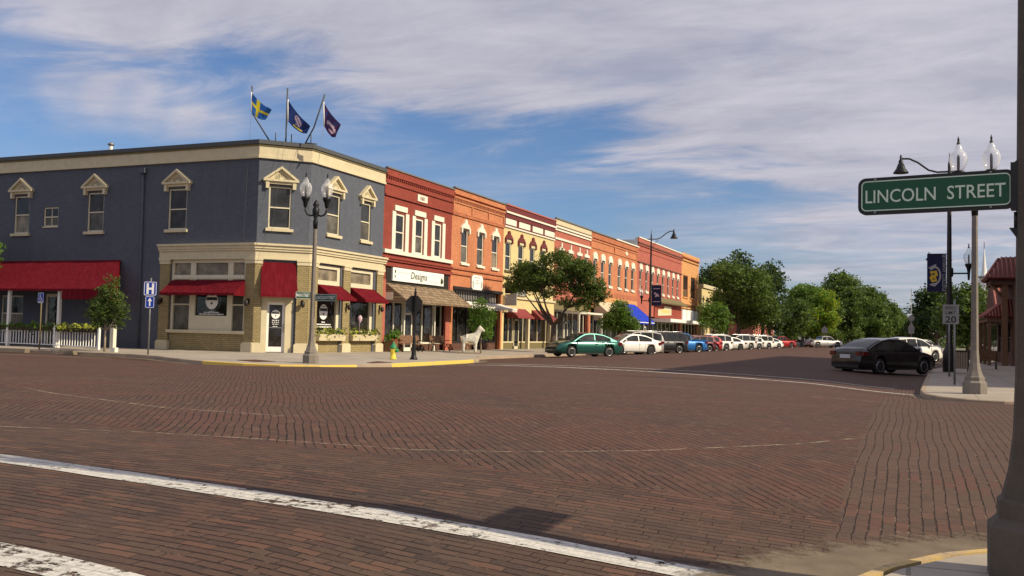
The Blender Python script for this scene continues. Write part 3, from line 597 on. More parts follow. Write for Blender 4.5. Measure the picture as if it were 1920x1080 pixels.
for a, b, c, d, mt in ((-33.12, -32.12, 1.22, 3.66, 'glass_shade'), (-31.78, -29.85, 1.92, 3.66, 'glass_store'), (-29.55, -28.88, 1.22, 3.66, 'glass_shade'), (-33.12, -32.1, 3.87, 4.46, 'glass_blind'), (-31.8, -29.85, 3.87, 4.46, 'glass_blind'), (-29.55, -28.88, 3.87, 4.46, 'glass_blind')):
    m2 = MB(); m2.quadv([FL(a, -.14, c), FL(b, -.14, c), FL(b, -.14, d), FL(a, -.14, d)]); m2.build('pane', mt, sw)
mb = MB()
for i in range(34): u = -33.1 + i * .128; mb.box(FL, u, u + .07, -.02, .02, 3.70, 3.78)
mb.build('dentil_strip', 'white_trim', B)
def decal(fr, u, z, r, n, parent, lines, name='window_lettering', mat='sign_white'):
    """a round emblem with dark band and lines of small lettering under it"""
    mb = MB(); k = 28
    ring = [(u + r * math.cos(2 * math.pi * i / k), z + r * 1.05 * math.sin(2 * math.pi * i / k)) for i in range(k)]
    mb.quadv([fr(a, n, b) for a, b in ring]); mb.mi = 1
    mb.quadv([fr(u + q, n + .004, z + h * r) for q, h in ((-r * .93, .12), (r * .93, .12), (r * .80, .50), (-r * .80, .50))]); mb.quadv([fr(u + r * .16 * math.cos(a), n + .004, z - r * .28 + r * .16 * math.sin(a)) for a in [i * .9 for i in range(7)]]); mb.quadv([fr(u + q, n + .004, z + h * r) for q, h in ((-r * .5, .72), (r * .5, .72), (r * .4, .80), (-r * .4, .80))]); mb.mi = 0
    o = mb.build(name, [mat, 'sign_black'], parent, norm=False)
    mb = MB()
    for w2, zz_, sp in lines:
        x = u - w2 / 2
        while x < u + w2 / 2:
            q = rnd.uniform(.05, .16); mb.quadv([fr(x, n, zz_), fr(min(x + q, u + w2 / 2), n, zz_), fr(min(x + q, u + w2 / 2), n, zz_ + sp), fr(x, n, zz_ + sp)]); x += q + .03
    mb.build('small_lettering', mat, parent, norm=False)
    return o
decal(FL, -30.82, 2.62, .37, -.132, sw, [(.25, 2.12, .03), (.9, 2.06, .04), (1.45, 1.97, .05)])
def awning(name, fr, parent, u0, u1, z0, z1, nd, mat, val=.12, k=0., n0=.02):
    """shed awning: slope from the wall at z0 to z1 at distance nd, side cheeks and valance; k splays the front"""
    mb = MB()
    a0, a1 = u0, u1; b0, b1 = u0 - k, u1 + k
    N = 8
    for i in range(N):
        s0, s1 = i / N, (i + 1) / N
        f0 = lambda s: a0 + (b0 - a0) * s; f1 = lambda s: a1 + (b1 - a1) * s
        n_ = lambda s: n0 + (nd - n0) * s; z_ = lambda s: z0 + (z1 - z0) * s - .03 * math.sin(math.pi * s)
        nu = max(8, int((u1 - u0) * 8)); ribs = max(2, round((u1 - u0) / 1.1))
        def Q(s, q): return fr(f0(s) + (f1(s) - f0(s)) * q, n_(s), z_(s) - .028 * abs(math.sin(math.pi * q * ribs)) ** .7 * math.sin(math.pi * min(1, s * .9 + .08)) + .006 * math.sin(q * 47 + s * 9))
        for j in range(nu): mb.smooth = True; mb.quadv([Q(s0, j / nu), Q(s0, (j + 1) / nu), Q(s1, (j + 1) / nu), Q(s1, j / nu)])
    mb.smooth = False
    mb.quadv([fr(b0, nd, z1), fr(b1, nd, z1), fr(b1, nd + .01, z1 - val), fr(b0, nd + .01, z1 - val)])
    for a, b in ((a0, b0), (a1, b1)): mb.quadv([fr(a, n0, z0), fr(b, nd, z1), fr(b, nd, z1 - val), fr(a, n0, z1 - val)])
    return mb.build(name, mat, parent, norm=False)
awning('awning', FL, B, -33.15, -28.72, 3.62, 2.98, .85, 'awning_red'); awning('awning', FC, B, .26, 1.86, 4.50, 2.98, .55, 'awning_red', .14, .05)
awning('awning', FR, B, 38.55, 40.60, 3.58, 2.95, .95, 'awning_red'); awning('awning', FR, B, 41.45, 43.78, 3.58, 2.95, .95, 'awning_red')
# corner door
dr = boxes('door', 'white_plain', FC, [(.60, .72, -.25, -.18, .28, 2.62), (1.33, 1.45, -.25, -.18, .28, 2.62), (.72, 1.33, -.25, -.18, 2.50, 2.62), (.72, 1.33, -.25, -.18, .28, .52)], B)
m2 = MB(); m2.quadv([FC(.72, -.21, .52), FC(1.33, -.21, .52), FC(1.33, -.21, 2.5), FC(.72, -.21, 2.5)]); m2.build('pane', 'glass_store', dr)
MB().box(FC, 1.36, 1.40, -.18, -.12, 1.2, 1.6).build('handle', 'grey_metal', dr); MB().box(FC, .72, 1.33, -.20, -.17, 1.40, 1.44).build('push_bar', 'grey_metal', dr)
decal(FC, 1.03, 2.05, .20, -.203, dr, [(.32, 1.75, .035), (.32, 1.66, .035), (.28, 1.57, .03), (.24, 1.46, .03)])
boxes('door_surround', 'cream', FC, [(.33, .60, -.28, -.06, .2, 2.9), (1.45, 1.80, -.28, -.06, .2, 2.9), (.33, 1.80, -.28, -.03, 2.62, 4.5)], B)
# right shop windows
for (a, b), sg in (((38.5, 40.55), 1), ((41.45, 43.75), 0)):
    boxes('bulkhead', 'tan_brick', FR, [(a, b, -.25, -.05, .1, 1.2)], B)
    s2 = boxes('shop_window', 'cream_frame', FR, [(a, a + .12, -.22, -.05, 1.2, 4.55), (b - .24, b, -.22, -.05, 1.2, 4.55), (a + .12, b - .24, -.22, -.03, 1.2, 1.34), (a + .12, b - .24, -.22, -.03, 3.58, 3.80), (a + .12, b - .24, -.22, -.05, 4.38, 4.55)], B)
    for c, d, mt in ((1.34, 3.58, 'glass_store'), (3.80, 4.38, 'glass_blind')):
        m2 = MB(); m2.quadv([FR(a + .12, -.15, c), FR(b - .24, -.15, c), FR(b - .24, -.15, d), FR(a + .12, -.15, d)]); m2.build('pane', mt, s2)
    if sg: decal(FR, 39.35, 2.25, .36, -.14, s2, [(.3, 1.72, .05), (1.3, 1.60, .06), (1.5, 1.48, .06)])
    else:
        mb = MB(); mb.lathe(FR(42.55, -.05, 0), [(.02, 1.34), (.02, 1.75), (.12, 1.9), (.14, 2.05), (.05, 2.2)], 8); mb.build('window_ornament', 'flag_pale', s2)
def leaves_on(mb, pts, n, size, spread, up=.0):
    for _ in range(n):
        p = rnd.choice(pts); c = Vector(p) + Vector((rnd.gauss(0, spread[0]), rnd.gauss(0, spread[1]), rnd.gauss(0, spread[2])))
        a = Vector((rnd.gauss(0, 1), rnd.gauss(0, 1), rnd.gauss(0, .8) + up)).normalized(); b = a.orthogonal().normalized(); b = (Matrix.Rotation(rnd.uniform(0, 6.3), 3, a) @ b); s_ = size * rnd.uniform(.6, 1.3)
        mb.quadv([c - a * s_, c + b * s_ * .5, c + a * s_, c - b * s_ * .5])
def flower_box(fr, u0, u1, z, n0, n1, label, mats=('plant_yellow', 'plant_dark'), mat='cream', h=.32, dens_=150):
    c = fr((u0 + u1) / 2, n1, z - h); t = thing('window_box', label, 'planter', c, 'planters filled with plants')
    MB().prof(fr, [(n0, z - h), (n1 - .06, z - h), (n1, z), (n0, z)], u0, u1).build('box', mat, t)
    pts = [fr(u0 + (u1 - u0) * (i + .5) / 14, (n0 + n1) / 2, z + .08) for i in range(14)]
    for m_, off in zip(mats, (0, 1)):
        mb = MB(); leaves_on(mb, pts[off::2] + pts[off::3], dens_, .085, (.12, .12, .12)); mb.build('plants', m_, t, norm=False)
    return t
flower_box(FR, 38.45, 40.75, 1.16, .0, .32, 'cream window box of trailing plants nearest the corner door and lamp post'); flower_box(FR, 41.45, 43.95, 1.16, .0, .32, 'cream window box of trailing plants next to the red building')
def wall_lamp(fr, u, z, parent):
    mb = MB(); mb.box(fr, u - .05, u + .05, .09, .13, z - .12, z + .12); mb.tube([fr(u, .12, z + .05), fr(u, .24, z + .14), fr(u, .28, z + .05)], .015, 6); b = mb.build('wall_lamp', 'black_metal', parent)
    c = fr(u, .28, 0); mb = MB(); mb.lathe(c, [(.05, z - .22), (.09, z - .16), (.10, z + .0), (.03, z + .06)], 8); mb.build('lantern', 'dark_metal', b)
wall_lamp(FL, -33.7, 2.62, B); wall_lamp(FL, -28.47, 2.62, B); wall_lamp(FC, 2.2, 2.62, B); wall_lamp(FR, 41.0, 2.62, B); wall_lamp(FR, 44.25, 2.62, B)
mb = MB(); mb.tube([FL(-35.2, .08, 9.0), FL(-35.1, .08, .3)], .055, 8); mb.box(FL, -35.38, -35.02, 0, .22, 8.95, 9.2); mb.build('downspout', 'blue_wall', B)
# big porch awning (two sections) and its posts
mb = MB()
def pt(u, n, z): return FL(u, n, z)
zf = lambda n: 4.64 - n * .66
for (u0, u1, v0, v1, nn) in ((-56, -37.7, -56, -37.7, 2.4), (-37.7, -36.5, -37.7, -34.9, 2.4)):
    N = 10
    for i in range(N):
        a, b = i / N, (i + 1) / N; L = lambda s: u0 + (v0 - u0) * s; Rr_ = lambda s: u1 + (v1 - u1) * s
        mb.quadv([pt(L(a), .03 + nn * a, zf(nn * a)), pt(Rr_(a), .03 + nn * a, zf(nn * a)), pt(Rr_(b), .03 + nn * b, zf(nn * b)), pt(L(b), .03 + nn * b, zf(nn * b))])
mb.quadv([pt(-56, 2.43, 3.055), pt(-37.72, 2.43, 3.055), pt(-37.72, 2.44, 2.95), pt(-56, 2.44, 2.95)])
mb.quadv([pt(-37.7, 2.43, 3.055), pt(-34.9, 2.43, 3.055), pt(-34.9, 2.46, 2.55), pt(-37.7, 2.46, 2.55)])
mb.quadv([pt(-36.5, .03, 4.64), pt(-34.9, 2.43, 3.055), pt(-34.9, 2.46, 2.55), pt(-36.5, .03, 2.55)])
mb.build('porch_awning', 'awning_red', B, norm=False)
boxes('porch_post', 'white_plain', FL, [(-38.2, -38.06, 2.1, 2.24, .2, 3.0)], B); boxes('porch_post', 'white_plain', FL, [(-41.6, -41.46, 2.1, 2.24, .2, 3.0)], B); boxes('porch_post', 'white_plain', FL, [(-46.6, -46.46, 2.1, 2.24, .2, 3.0)], B)
d2 = boxes('door', 'white_trim', FL, [(-41.6, -41.48, -.15, -.05, .2, 2.9), (-40.72, -40.6, -.15, -.05, .2, 2.9), (-41.48, -40.72, -.15, -.05, 2.75, 2.9)], B)
m2 = MB(); m2.quadv([FL(-41.48, -.1, .2), FL(-40.72, -.1, .2), FL(-40.72, -.1, 2.75), FL(-41.48, -.1, 2.75)]); m2.build('pane', 'glass_store', d2)
window(FL, B, -44.8, -43.2, .9, 2.8, 'white_trim')
# roof vent
v = thing('roof_vent', 'small white metal flue with a cap on the roof of the dark blue corner building', 'vent', (-39.6, 38, 10.0))
MB().lathe((-39.6, 38, 0), [(.2, 10.0), (.13, 10.7), (.10, 10.8), (.10, 11.0)], 12).build('flue', 'metal_roof_white', v); MB().lathe((-39.6, 38, 0), [(.17, 11.0), (.17, 11.08), (.05, 11.16)], 12).build('cap', 'grey_metal', v)
mb = MB(); mb.box(W0, -41.4, -39.0, 37.6, 38.4, 10.0, 10.28); mb.build('curb_box', 'coping', v)
# flags on bent poles
def flag(i, pole, hoist_u, hoist, fly, drop, label, kind):
    """pole: points; hoist: (top z, bottom z); flag cloth swings towards +u and droops"""
    p0 = Vector(pole[-1]); t = thing('flagpole', label, 'flag', p0, 'flags on the corner roof')
    MB().tube(pole, .035, 8).build('pole', 'coping', t)
    b = pole[-1]; mb = MB(); mb.tube([(b[0] + .25, b[1] + .1, b[2] - .02), (b[0] + .25, b[1] + .1, b[2] + .42)], .025, 6); mb.tube([(b[0], b[1], b[2] + .02), (b[0] + .55, b[1] + .2, b[2] - .02)], .03, 6); mb.build('bracket', 'coping', t)
    h0 = Vector(hoist[0]); h1 = Vector(hoist[1]); f0 = Vector(fly[0]); f1 = Vector(fly[1])
    nx, ny = 18, 12; mb = MB(); mb.smooth = True; V = {}
    for a in range(nx + 1):
        for c in range(ny + 1):
            s_, r_ = a / nx, c / ny; p = (h0 * (1 - r_) + h1 * r_) * (1 - s_) + (f0 * (1 - r_) + f1 * r_) * s_
            wv = math.sin(s_ * 9 + r_ * 3 + i) * .09 * s_ ** .5 + math.sin(s_ * 17 + r_ * 6) * .03 * s_
            V[a, c] = p + Vector((wv * .5, -wv, -.10 * math.sin(math.pi * s_) * (1 + .5 * r_)))
    for a in range(nx):
        for c in range(ny):
            s_, r_ = (a + .5) / nx, (c + .5) / ny; k = 0
            if kind == 'cross': k = 1 if abs(r_ - .5) < .12 or abs(s_ - .34) < .085 else 0
            if kind == 'seal': k = 1 if ((s_ - .5) / .17) ** 2 + ((r_ - .45) / .30) ** 2 < 1 and (a * 3 + c * 5) % 4 else (2 if abs(r_ - .87) < .06 and .25 < s_ < .75 else 0)
            if kind == 'swoosh': k = 1 if ((s_ - .55) / .33) ** 2 + ((r_ - .62) / .20) ** 2 < 1 and not ((s_ - .5) / .28) ** 2 + ((r_ - .68) / .10) ** 2 < .7 else (2 if r_ < .38 and s_ > .12 and r_ > .2 - s_ * .1 and (a + c) % 5 < 2 else 0)
            mb.mi = k; mb.quadv([V[a, c], V[a + 1, c], V[a + 1, c + 1], V[a, c + 1]])
    mats = {'cross': ['flag_blue', 'flag_yellow', 'flag_yellow'], 'seal': ['flag_navy', 'flag_pale', 'flag_yellow'], 'swoosh': ['flag_purple', 'flag_pale', 'flag_navy']}[kind]
    fl = mb.build('flag_cloth', mats, t, norm=False)
    mb = MB(); mb.tube([h0 + (h0 - h1) * .02, h1], .03, 6); mb.build('hoist_edge', 'white_plain', fl)
    mb = MB(); mb.tube([pole[0], h0, h1, (pole[0][0] + .3, 35.7, 5.5)], .007, 4); mb.build('halyard', 'grey_metal', t)
flag(0, [(-29.05, 36.3, 12.95), (-28.95, 36.3, 11.6), (-28.35, 36.9, 10.35)], 0, [(-28.98, 36.2, 12.6), (-28.95, 36.2, 11.68)], [(-27.85, 36.3, 11.72), (-28.2, 36.3, 11.28)], 0, 'blue flag with a yellow cross on the leftmost roof flagpole', 'cross')
flag(1, [(-27.5, 37.0, 12.9), (-27.5, 37.0, 11.6), (-27.65, 37.2, 10.3)], 1, [(-27.3, 36.8, 12.25), (-27.28, 36.8, 11.25)], [(-26.15, 37.0, 11.0), (-26.3, 37.0, 10.62)], 0, 'dark blue flag with a seal hanging from the middle roof flagpole', 'seal')
flag(2, [(-25.5, 37.2, 12.5), (-26.2, 37.4, 11.0), (-26.95, 37.8, 10.35)], 2, [(-25.55, 37.2, 12.1), (-25.5, 37.2, 11.0)], [(-24.65, 37.3, 11.05), (-24.9, 37.3, 10.40)], 0, 'dark purple flag with a pale curved emblem on the leaning rightmost roof flagpole', 'swoosh')
# ---------------------------------------------------------------- the row of shops
def shop_row_shell(name, label, u0, u1, zt, wall_mat, holes, depth=22, side=None, roofz=None):
    b = thing(name, label, 'building', (-30, (u0 + u1) / 2, .2), 'shops in the row')
    MB().wall(FR, u0, u1, .1, zt - .08, holes, depth=.22).build('wall', wall_mat, b, norm=False)
    mb = MB(); rz = zt - .5 if roofz is None else roofz
    mb.quadv([(-26.8, u0, rz), (-26.8, u1, rz), (-26.5 - depth, u1, rz - .6), (-26.5 - depth, u0, rz - .6)])
    mb.build('roof', 'roof_grey', b, norm=False)
    MB().box(FR, u0 + .003, u1 - .003, -.30, -.003, zt - 1.0, zt - .09).build('parapet_back', side or wall_mat, b)
    mb = MB(); mb.quadv([(-26.52, u0 + .01, .1), (-48, u0 + .01, .1), (-48, u0 + .01, rz), (-26.52, u0 + .01, rz)]); mb.quadv([(-26.52, u1 - .01, .1), (-48, u1 - .01, .1), (-48, u1 - .01, rz), (-26.52, u1 - .01, rz)]); mb.quadv([(-48, u0, .1), (-48, u1, .1), (-48, u1, rz), (-48, u0, rz)]); mb.build('side_wall', side or wall_mat, b, norm=False)
    return b
def courses(b, u0, u1, L, name='cornice'):
    for z0, z1, n, mt in L: boxes(name, mt, FR, [(u0 + .004, u1 - .004, 0, n, z0, z1)], b)
def dentils(b, u0, u1, z0, z1, st, wd, n, mat, name='dentils'):
    mb = MB(); u = u0 + .05
    while u < u1 - wd: mb.box(FR, u, u + wd, 0, n, z0, z1); u += st
    mb.build(name, mat, b)
def shopfront(b, u0, u1, zt, mulls, door=None, frame='white_trim', bulk='brown_brick', bz=.75, n=-.45, glass_m='glass_store', transom=None):
    """glazed ground floor set back from the face"""
    s_ = boxes('shop_window', frame, FR, [(u - .05, u + .05, n, n + .10, bz, zt) for u in mulls] + [(u0, u1, n, n + .12, zt - .12, zt), (u0, u1, n, n + .12, bz - .05, bz + .05)] + ([(u0, u1, n, n + .1, transom - .05, transom + .05)] if transom else []), b)
    m2 = MB(); m2.quadv([FR(u0, n + .03, .2), FR(u1, n + .03, .2), FR(u1, n + .03, zt), FR(u0, n + .03, zt)]); m2.build('pane', glass_m, s_)
    boxes('bulkhead', bulk, FR, [(u0, u1, n, n + .09, .15, bz - .05)], b)
    for (d0, d1) in (door or []):
        d_ = boxes('door', frame, FR, [(d0, d0 + .12, n + .09, n + .15, .2, 2.45), (d1 - .12, d1, n + .09, n + .15, .2, 2.45), (d0, d1, n + .09, n + .15, 2.33, 2.45), (d0, d1, n + .09, n + .15, .2, .45)], b)
        m2 = MB(); m2.quadv([FR(d0 + .1, n + .12, .4), FR(d1 - .1, n + .12, .4), FR(d1 - .1, n + .12, 2.35), FR(d0 + .1, n + .12, 2.35)]); m2.build('pane', 'glass', d_)
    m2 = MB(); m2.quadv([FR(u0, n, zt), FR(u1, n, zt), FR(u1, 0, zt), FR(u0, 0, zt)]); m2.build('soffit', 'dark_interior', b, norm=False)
    return s_
# -- red painted brick shop
u0, u1 = 44.6, 52.93; zt = 10.3
RW = [(45.9, 46.95), (48.2, 49.2), (50.6, 51.55)]
b = shop_row_shell('red_brick_shop', 'deep red painted brick shop with cream shutters, 1887-style date stone and a shingled canopy', u0, u1, zt, 'red_painted_brick', [(a, c, 5.88, 8.0) for a, c in RW] + [(45.0, 52.6, .1, 3.9)])
b['label'] = 'deep red painted brick shop with cream shutters, date stone and wood shingled canopy'
courses(b, u0, u1, [(8.82, 8.92, .10, 'red_painted_brick'), (8.92, 9.50, .04, 'red_painted_brick'), (9.50, 9.60, .12, 'red_painted_brick'), (9.60, 9.78, .08, 'red_painted_brick'), (9.90, 10.0, .20, 'red_painted_brick'), (10.0, 10.30, .14, 'red_painted_brick'), (10.30, 10.38, .20, 'roof_grey'), (4.95, 5.10, .14, 'red_painted_brick'), (5.25, 5.37, .10, 'red_painted_brick'), (5.37, 5.45, .16, 'red_painted_brick')])
dentils(b, u0, u1, 9.78, 9.90, .24, .13, .15, 'red_painted_brick'); boxes('sill_course', 'white_trim', FR, [(u0 + .0, u1 - .0, 0, .14, 5.66, 5.87)], b)
ds = boxes('date_stone', 'white_trim', FR, [(48.25, 49.45, .04, .09, 8.98, 9.38)], b); text('date', '1887', FR, 48.85, 9.07, .09, .22, 'maroon_trim', ds, 1.1, .01)
for a, c in RW:
    w_ = window(FR, b, a, c, 5.88, 8.0, 'white_trim', fw=.12); MB().box(FR, a - .18, c + .18, 0, .07, 8.12, 8.42).build('lintel', 'white_trim', w_)
    for e, f_ in ((a - .42, a - .04), (c + .04, c + .42)):
        MB().box(FR, e, f_, 0, .05, 5.87, 8.06).build('shutter', 'white_trim', w_)
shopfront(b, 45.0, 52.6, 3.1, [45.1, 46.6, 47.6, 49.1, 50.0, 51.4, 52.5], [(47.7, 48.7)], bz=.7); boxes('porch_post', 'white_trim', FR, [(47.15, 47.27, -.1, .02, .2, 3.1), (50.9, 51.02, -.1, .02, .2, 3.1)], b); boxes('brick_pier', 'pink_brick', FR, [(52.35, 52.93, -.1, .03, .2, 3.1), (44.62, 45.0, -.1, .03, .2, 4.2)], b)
boxes('sign_board', 'dark_interior', FR, [(45.0, 52.6, -.1, .03, 3.9, 4.9)], b)
cn = awning('shingle_canopy', FR, b, 45.0, 53.2, 4.02, 3.08, 1.35, 'shake_shingle', .14); cn2 = boxes('canopy_cheek', 'white_trim', FR, [(44.99, 45.03, .03, .5, 3.1, 3.5)], b)
s_ = thing('shop_sign', 'long white sign board reading Designs above the shingled canopy', 'sign', FR(48.8, .1, 4.2)); boxes('board', 'sign_white', FR, [(45.55, 51.75, .03, .13, 4.18, 4.92)], s_)
text('lettering', 'Designs', FR, 48.6, 4.40, .13, .40, 'letter_dark', s_, 1.15, .012, italic=.15)
mb = MB(); mb.lathe(FR(51.45, .135, 4.45), [(.0, -.16), (.10, -.1), (.12, .05), (.04, .2)], 8); mb.box(FR, 45.75, 45.9, .13, .138, 4.62, 4.78); mb.box(FR, 45.75, 45.85, .13, .138, 4.35, 4.5); mb.build('ornament', 'letter_dark', s_)
mb = MB()
for i in range(12): mb.box(FR, 46.1 + i * .12, 46.16 + i * .12, .13, .135, 4.66, 4.70); mb.box(FR, 49.9 + i * .1, 49.95 + i * .1, .13, .135, 4.34, 4.38)
mb.build('small_print', 'sign_grey', s_)
# -- orange brick shop with hooded windows
u0, u1 = 52.93, 61.15; zt = 10.5; OW = [(54.3, 55.3), (56.75, 57.75), (59.15, 60.15)]
b = shop_row_shell('orange_brick_shop', 'orange brick shop with three ornate white hooded windows next to the red shop', u0, u1, zt, 'orange_brick', [(a, c, 5.85, 8.05) for a, c in OW] + [(53.35, 60.9, .1, 4.25)])
courses(b, u0, u1, [(8.80, 8.95, .08, 'orange_brick_dark'), (8.98, 9.06, .05, 'orange_brick'), (9.58, 9.70, .06, 'orange_brick'), (9.86, 9.98, .13, 'orange_brick'), (10.1, 10.2, .18, 'orange_brick'), (10.2, 10.46, .12, 'orange_brick'), (10.46, 10.54, .2, 'roof_grey'), (5.05, 5.18, .10, 'orange_brick_dark'), (5.38, 5.5, .10, 'orange_brick_dark')])
dentils(b, u0, u1, 9.70, 9.86, .22, .12, .10, 'orange_brick_dark')
boxes('panel_rib', 'orange_brick', FR, [(a, a + .16, 0, .06, 9.06, 9.58) for a in (53.0, 55.75, 58.38, 60.95)], b)
def hood_ogee(w_, a, c, z, mat='white_trim'):
    m = (a + c) / 2; r = (c - a) / 2
    pts = [(a - .16, z - .28), (a - .02, z - .28), (a + .02, z + .03), (c - .02, z + .03), (c + .02, z - .28), (c + .16, z - .28), (c + .17, z + .05), (m + r * .75, z + .30), (m + r * .45, z + .34), (m + .14, z + .55), (m, z + .62), (m - .14, z + .55), (m - r * .45, z + .34), (m - r * .75, z + .30), (a - .17, z + .05)]
    h_ = MB().prism(FR, pts, 0, .13).build('hood', mat, w_)
    return h_
for a, c in OW:
    w_ = window(FR, b, a, c, 5.85, 8.05, 'white_trim'); sill(FR, w_, a, c, 5.85, 'white_trim'); h_ = hood_ogee(w_, a, c, 8.05)
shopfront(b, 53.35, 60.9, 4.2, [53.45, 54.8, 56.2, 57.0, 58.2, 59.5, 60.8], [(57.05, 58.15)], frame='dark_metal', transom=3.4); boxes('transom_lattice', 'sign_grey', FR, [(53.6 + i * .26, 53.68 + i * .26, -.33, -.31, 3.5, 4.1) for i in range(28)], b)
cn = awning('awning', FR, b, 53.4, 60.9, 3.42, 3.10, 1.3, 'awning_white', .06)
mb = MB()
for i in range(30): mb.quadv([FR(53.4 + i * .25, 1.30, 3.06), FR(53.4 + i * .25 + .15, 1.30, 3.06), FR(53.4 + i * .25 + .15, 1.31, 2.86), FR(53.4 + i * .25, 1.31, 2.86)])
mb.build('valance', 'awning_white', b, norm=False); boxes('awning_bar', 'dark_metal', FR, [(53.3, 61.0, .0, .1, 4.12, 4.3)], b)
s_ = thing('shop_sign', 'white octagonal shop sign with dark flower sprays on the orange brick wall', 'sign', FR(57, .1, 4.2))
MB().prism(FR, [(55.85, 4.35), (56.05, 4.22), (57.35, 4.22), (57.55, 4.35), (57.55, 5.0), (57.35, 5.18), (56.05, 5.18), (55.85, 5.0)], .02, .12).build('board', 'sign_white', s_)
mb = MB()
for i in range(16): a = i * .4; mb.box(FR, 56.0 + .09 * math.sin(a * 3), 56.08 + .09 * math.sin(a * 3), .12, .13, 4.33 + i * .028, 4.36 + i * .028); mb.box(FR, 57.3 + .09 * math.cos(a * 3), 57.38 + .09 * math.cos(a * 3), .12, .13, 4.33 + i * .028, 4.36 + i * .028)
mb.build('flower_spray', 'letter_dark', s_)
mb = MB()
for j, (wd, z) in enumerate(((1.0, 4.98), (.5, 4.8), (.7, 4.62))):
    for i in range(int(wd / .11)): mb.box(FR, 56.7 - wd / 2 + i * .11, 56.7 - wd / 2 + i * .11 + .07, .12, .125, z, z + .08)
mb.build('lettering', 'sign_grey', s_)
# -- yellow shop
u0, u1 = 61.15, 71.45; zt = 10.6; YW = [(61.5, 62.5), (63.9, 64.9), (66.2, 67.2), (68.5, 69.5)]
b = shop_row_shell('yellow_shop', 'pale yellow shop with maroon cornice and four cream frieze panels behind the big street tree', u0, u1, zt, 'yellow_wall', [(a, c, 5.9, 8.1) for a, c in YW] + [(61.5, 71.0, .1, 3.9)])
courses(b, u0, u1, [(8.95, 9.05, .10, 'white_trim'), (9.05, 9.12, .06, 'maroon_trim'), (9.12, 9.62, .04, 'maroon_trim'), (9.62, 9.95, .10, 'maroon_trim'), (9.95, 10.08, .2, 'white_trim'), (10.08, 10.5, .14, 'maroon_trim'), (10.5, 10.6, .2, 'pink_brick'), (4.7, 4.85, .16, 'olive_trim'), (5.3, 5.42, .14, 'olive_trim')])
boxes('frieze_panel', 'white_trim', FR, [(61.3, 63.3, .04, .075, 9.16, 9.58)], b); boxes('frieze_panel', 'white_trim', FR, [(63.8, 66.0, .04, .075, 9.16, 9.58)], b); boxes('frieze_panel', 'white_trim', FR, [(66.5, 68.7, .04, .075, 9.16, 9.58)], b); boxes('frieze_panel', 'white_trim', FR, [(69.1, 71.3, .04, .075, 9.16, 9.58)], b)
for a, c in YW:
    w_ = window(FR, b, a, c, 5.9, 7.9, 'white_trim'); sill(FR, w_, a, c, 5.9, 'olive_trim'); hood_ogee(w_, a, c, 8.1, 'maroon_trim'); MB().box(FR, a, c, -.1, .04, 7.9, 8.12).build('transom', 'cream', w_)
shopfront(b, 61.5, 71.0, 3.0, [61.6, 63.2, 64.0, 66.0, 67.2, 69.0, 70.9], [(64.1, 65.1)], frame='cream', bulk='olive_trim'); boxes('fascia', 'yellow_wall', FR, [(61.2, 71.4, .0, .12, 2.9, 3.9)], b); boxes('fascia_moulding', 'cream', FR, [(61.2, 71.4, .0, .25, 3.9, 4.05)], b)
awning('awning', FR, b, 62.0, 65.2, 3.3, 2.6, .9, 'awning_maroon'); awning('awning', FR, b, 66.5, 69.9, 3.3, 2.6, .9, 'awning_maroon'); boxes('column', 'cream', FR, [(65.5, 65.8, .05, .3, .2, 3.0), (70.2, 70.5, .05, .3, .2, 3.0)], b)
s_ = thing('hanging_sign', 'grey double hanging sign projecting between the orange and yellow shops', 'sign', FR(61.2, .5, 3.4)); MB().box(FR, 61.25, 61.33, .15, 1.05, 3.35, 4.15).build('board', 'sign_grey', s_); MB().box(FR, 61.25, 61.33, .15, 1.05, 4.2, 4.7).build('upper_board', 'dark_interior', s_); MB().tube([FR(61.29, 0, 4.75), FR(61.29, 1.1, 4.75)], .02, 6).build('bracket', 'black_metal', s_)
s_ = thing('shop_sign', 'oblong pale name board with dark border on the yellow shop', 'sign', FR(64, .1, 4.2)); MB().box(FR, 62.6, 65.4, .12, .17, 4.1, 4.62).build('border', 'olive_trim', s_); MB().box(FR, 62.7, 65.3, .17, .19, 4.17, 4.55).build('board', 'sign_grey', s_); text('lettering', 'JEWELRY', FR, 64.0, 4.27, .19, .19, 'letter_dark', s_, 1.3, .01)
# -- pink shop
u0, u1 = 71.45, 80.8; zt = 10.75; PW = [(72.6, 73.6), (74.9, 75.9), (77.2, 78.2), (79.2, 80.2)]
b = shop_row_shell('pink_brick_shop', 'salmon pink brick shop with cream bands along its cornice', u0, u1, zt, 'pink_brick', [(a, c, 5.9, 8.2) for a, c in PW] + [(71.8, 80.4, .1, 3.9)])
courses(b, u0, u1, [(9.12, 9.28, .10, 'white_trim'), (9.85, 9.98, .10, 'white_trim'), (10.08, 10.22, .16, 'white_trim'), (10.34, 10.75, .10, 'cream'), (10.75, 10.85, .18, 'roof_grey')])
for a, c in PW:
    w_ = window(FR, b, a, c, 5.9, 8.2, 'white_trim'); sill(FR, w_, a, c, 5.9, 'white_trim'); m_ = (a + c) / 2
    MB().prism(FR, [(a - .2, 8.25), (c + .2, 8.25), (c + .2, 8.45), (m_ + .12, 8.55), (m_ + .12, 8.95), (m_ - .12, 8.95), (m_ - .12, 8.55), (a - .2, 8.45)], 0, .1).build('lintel', 'white_trim', w_)
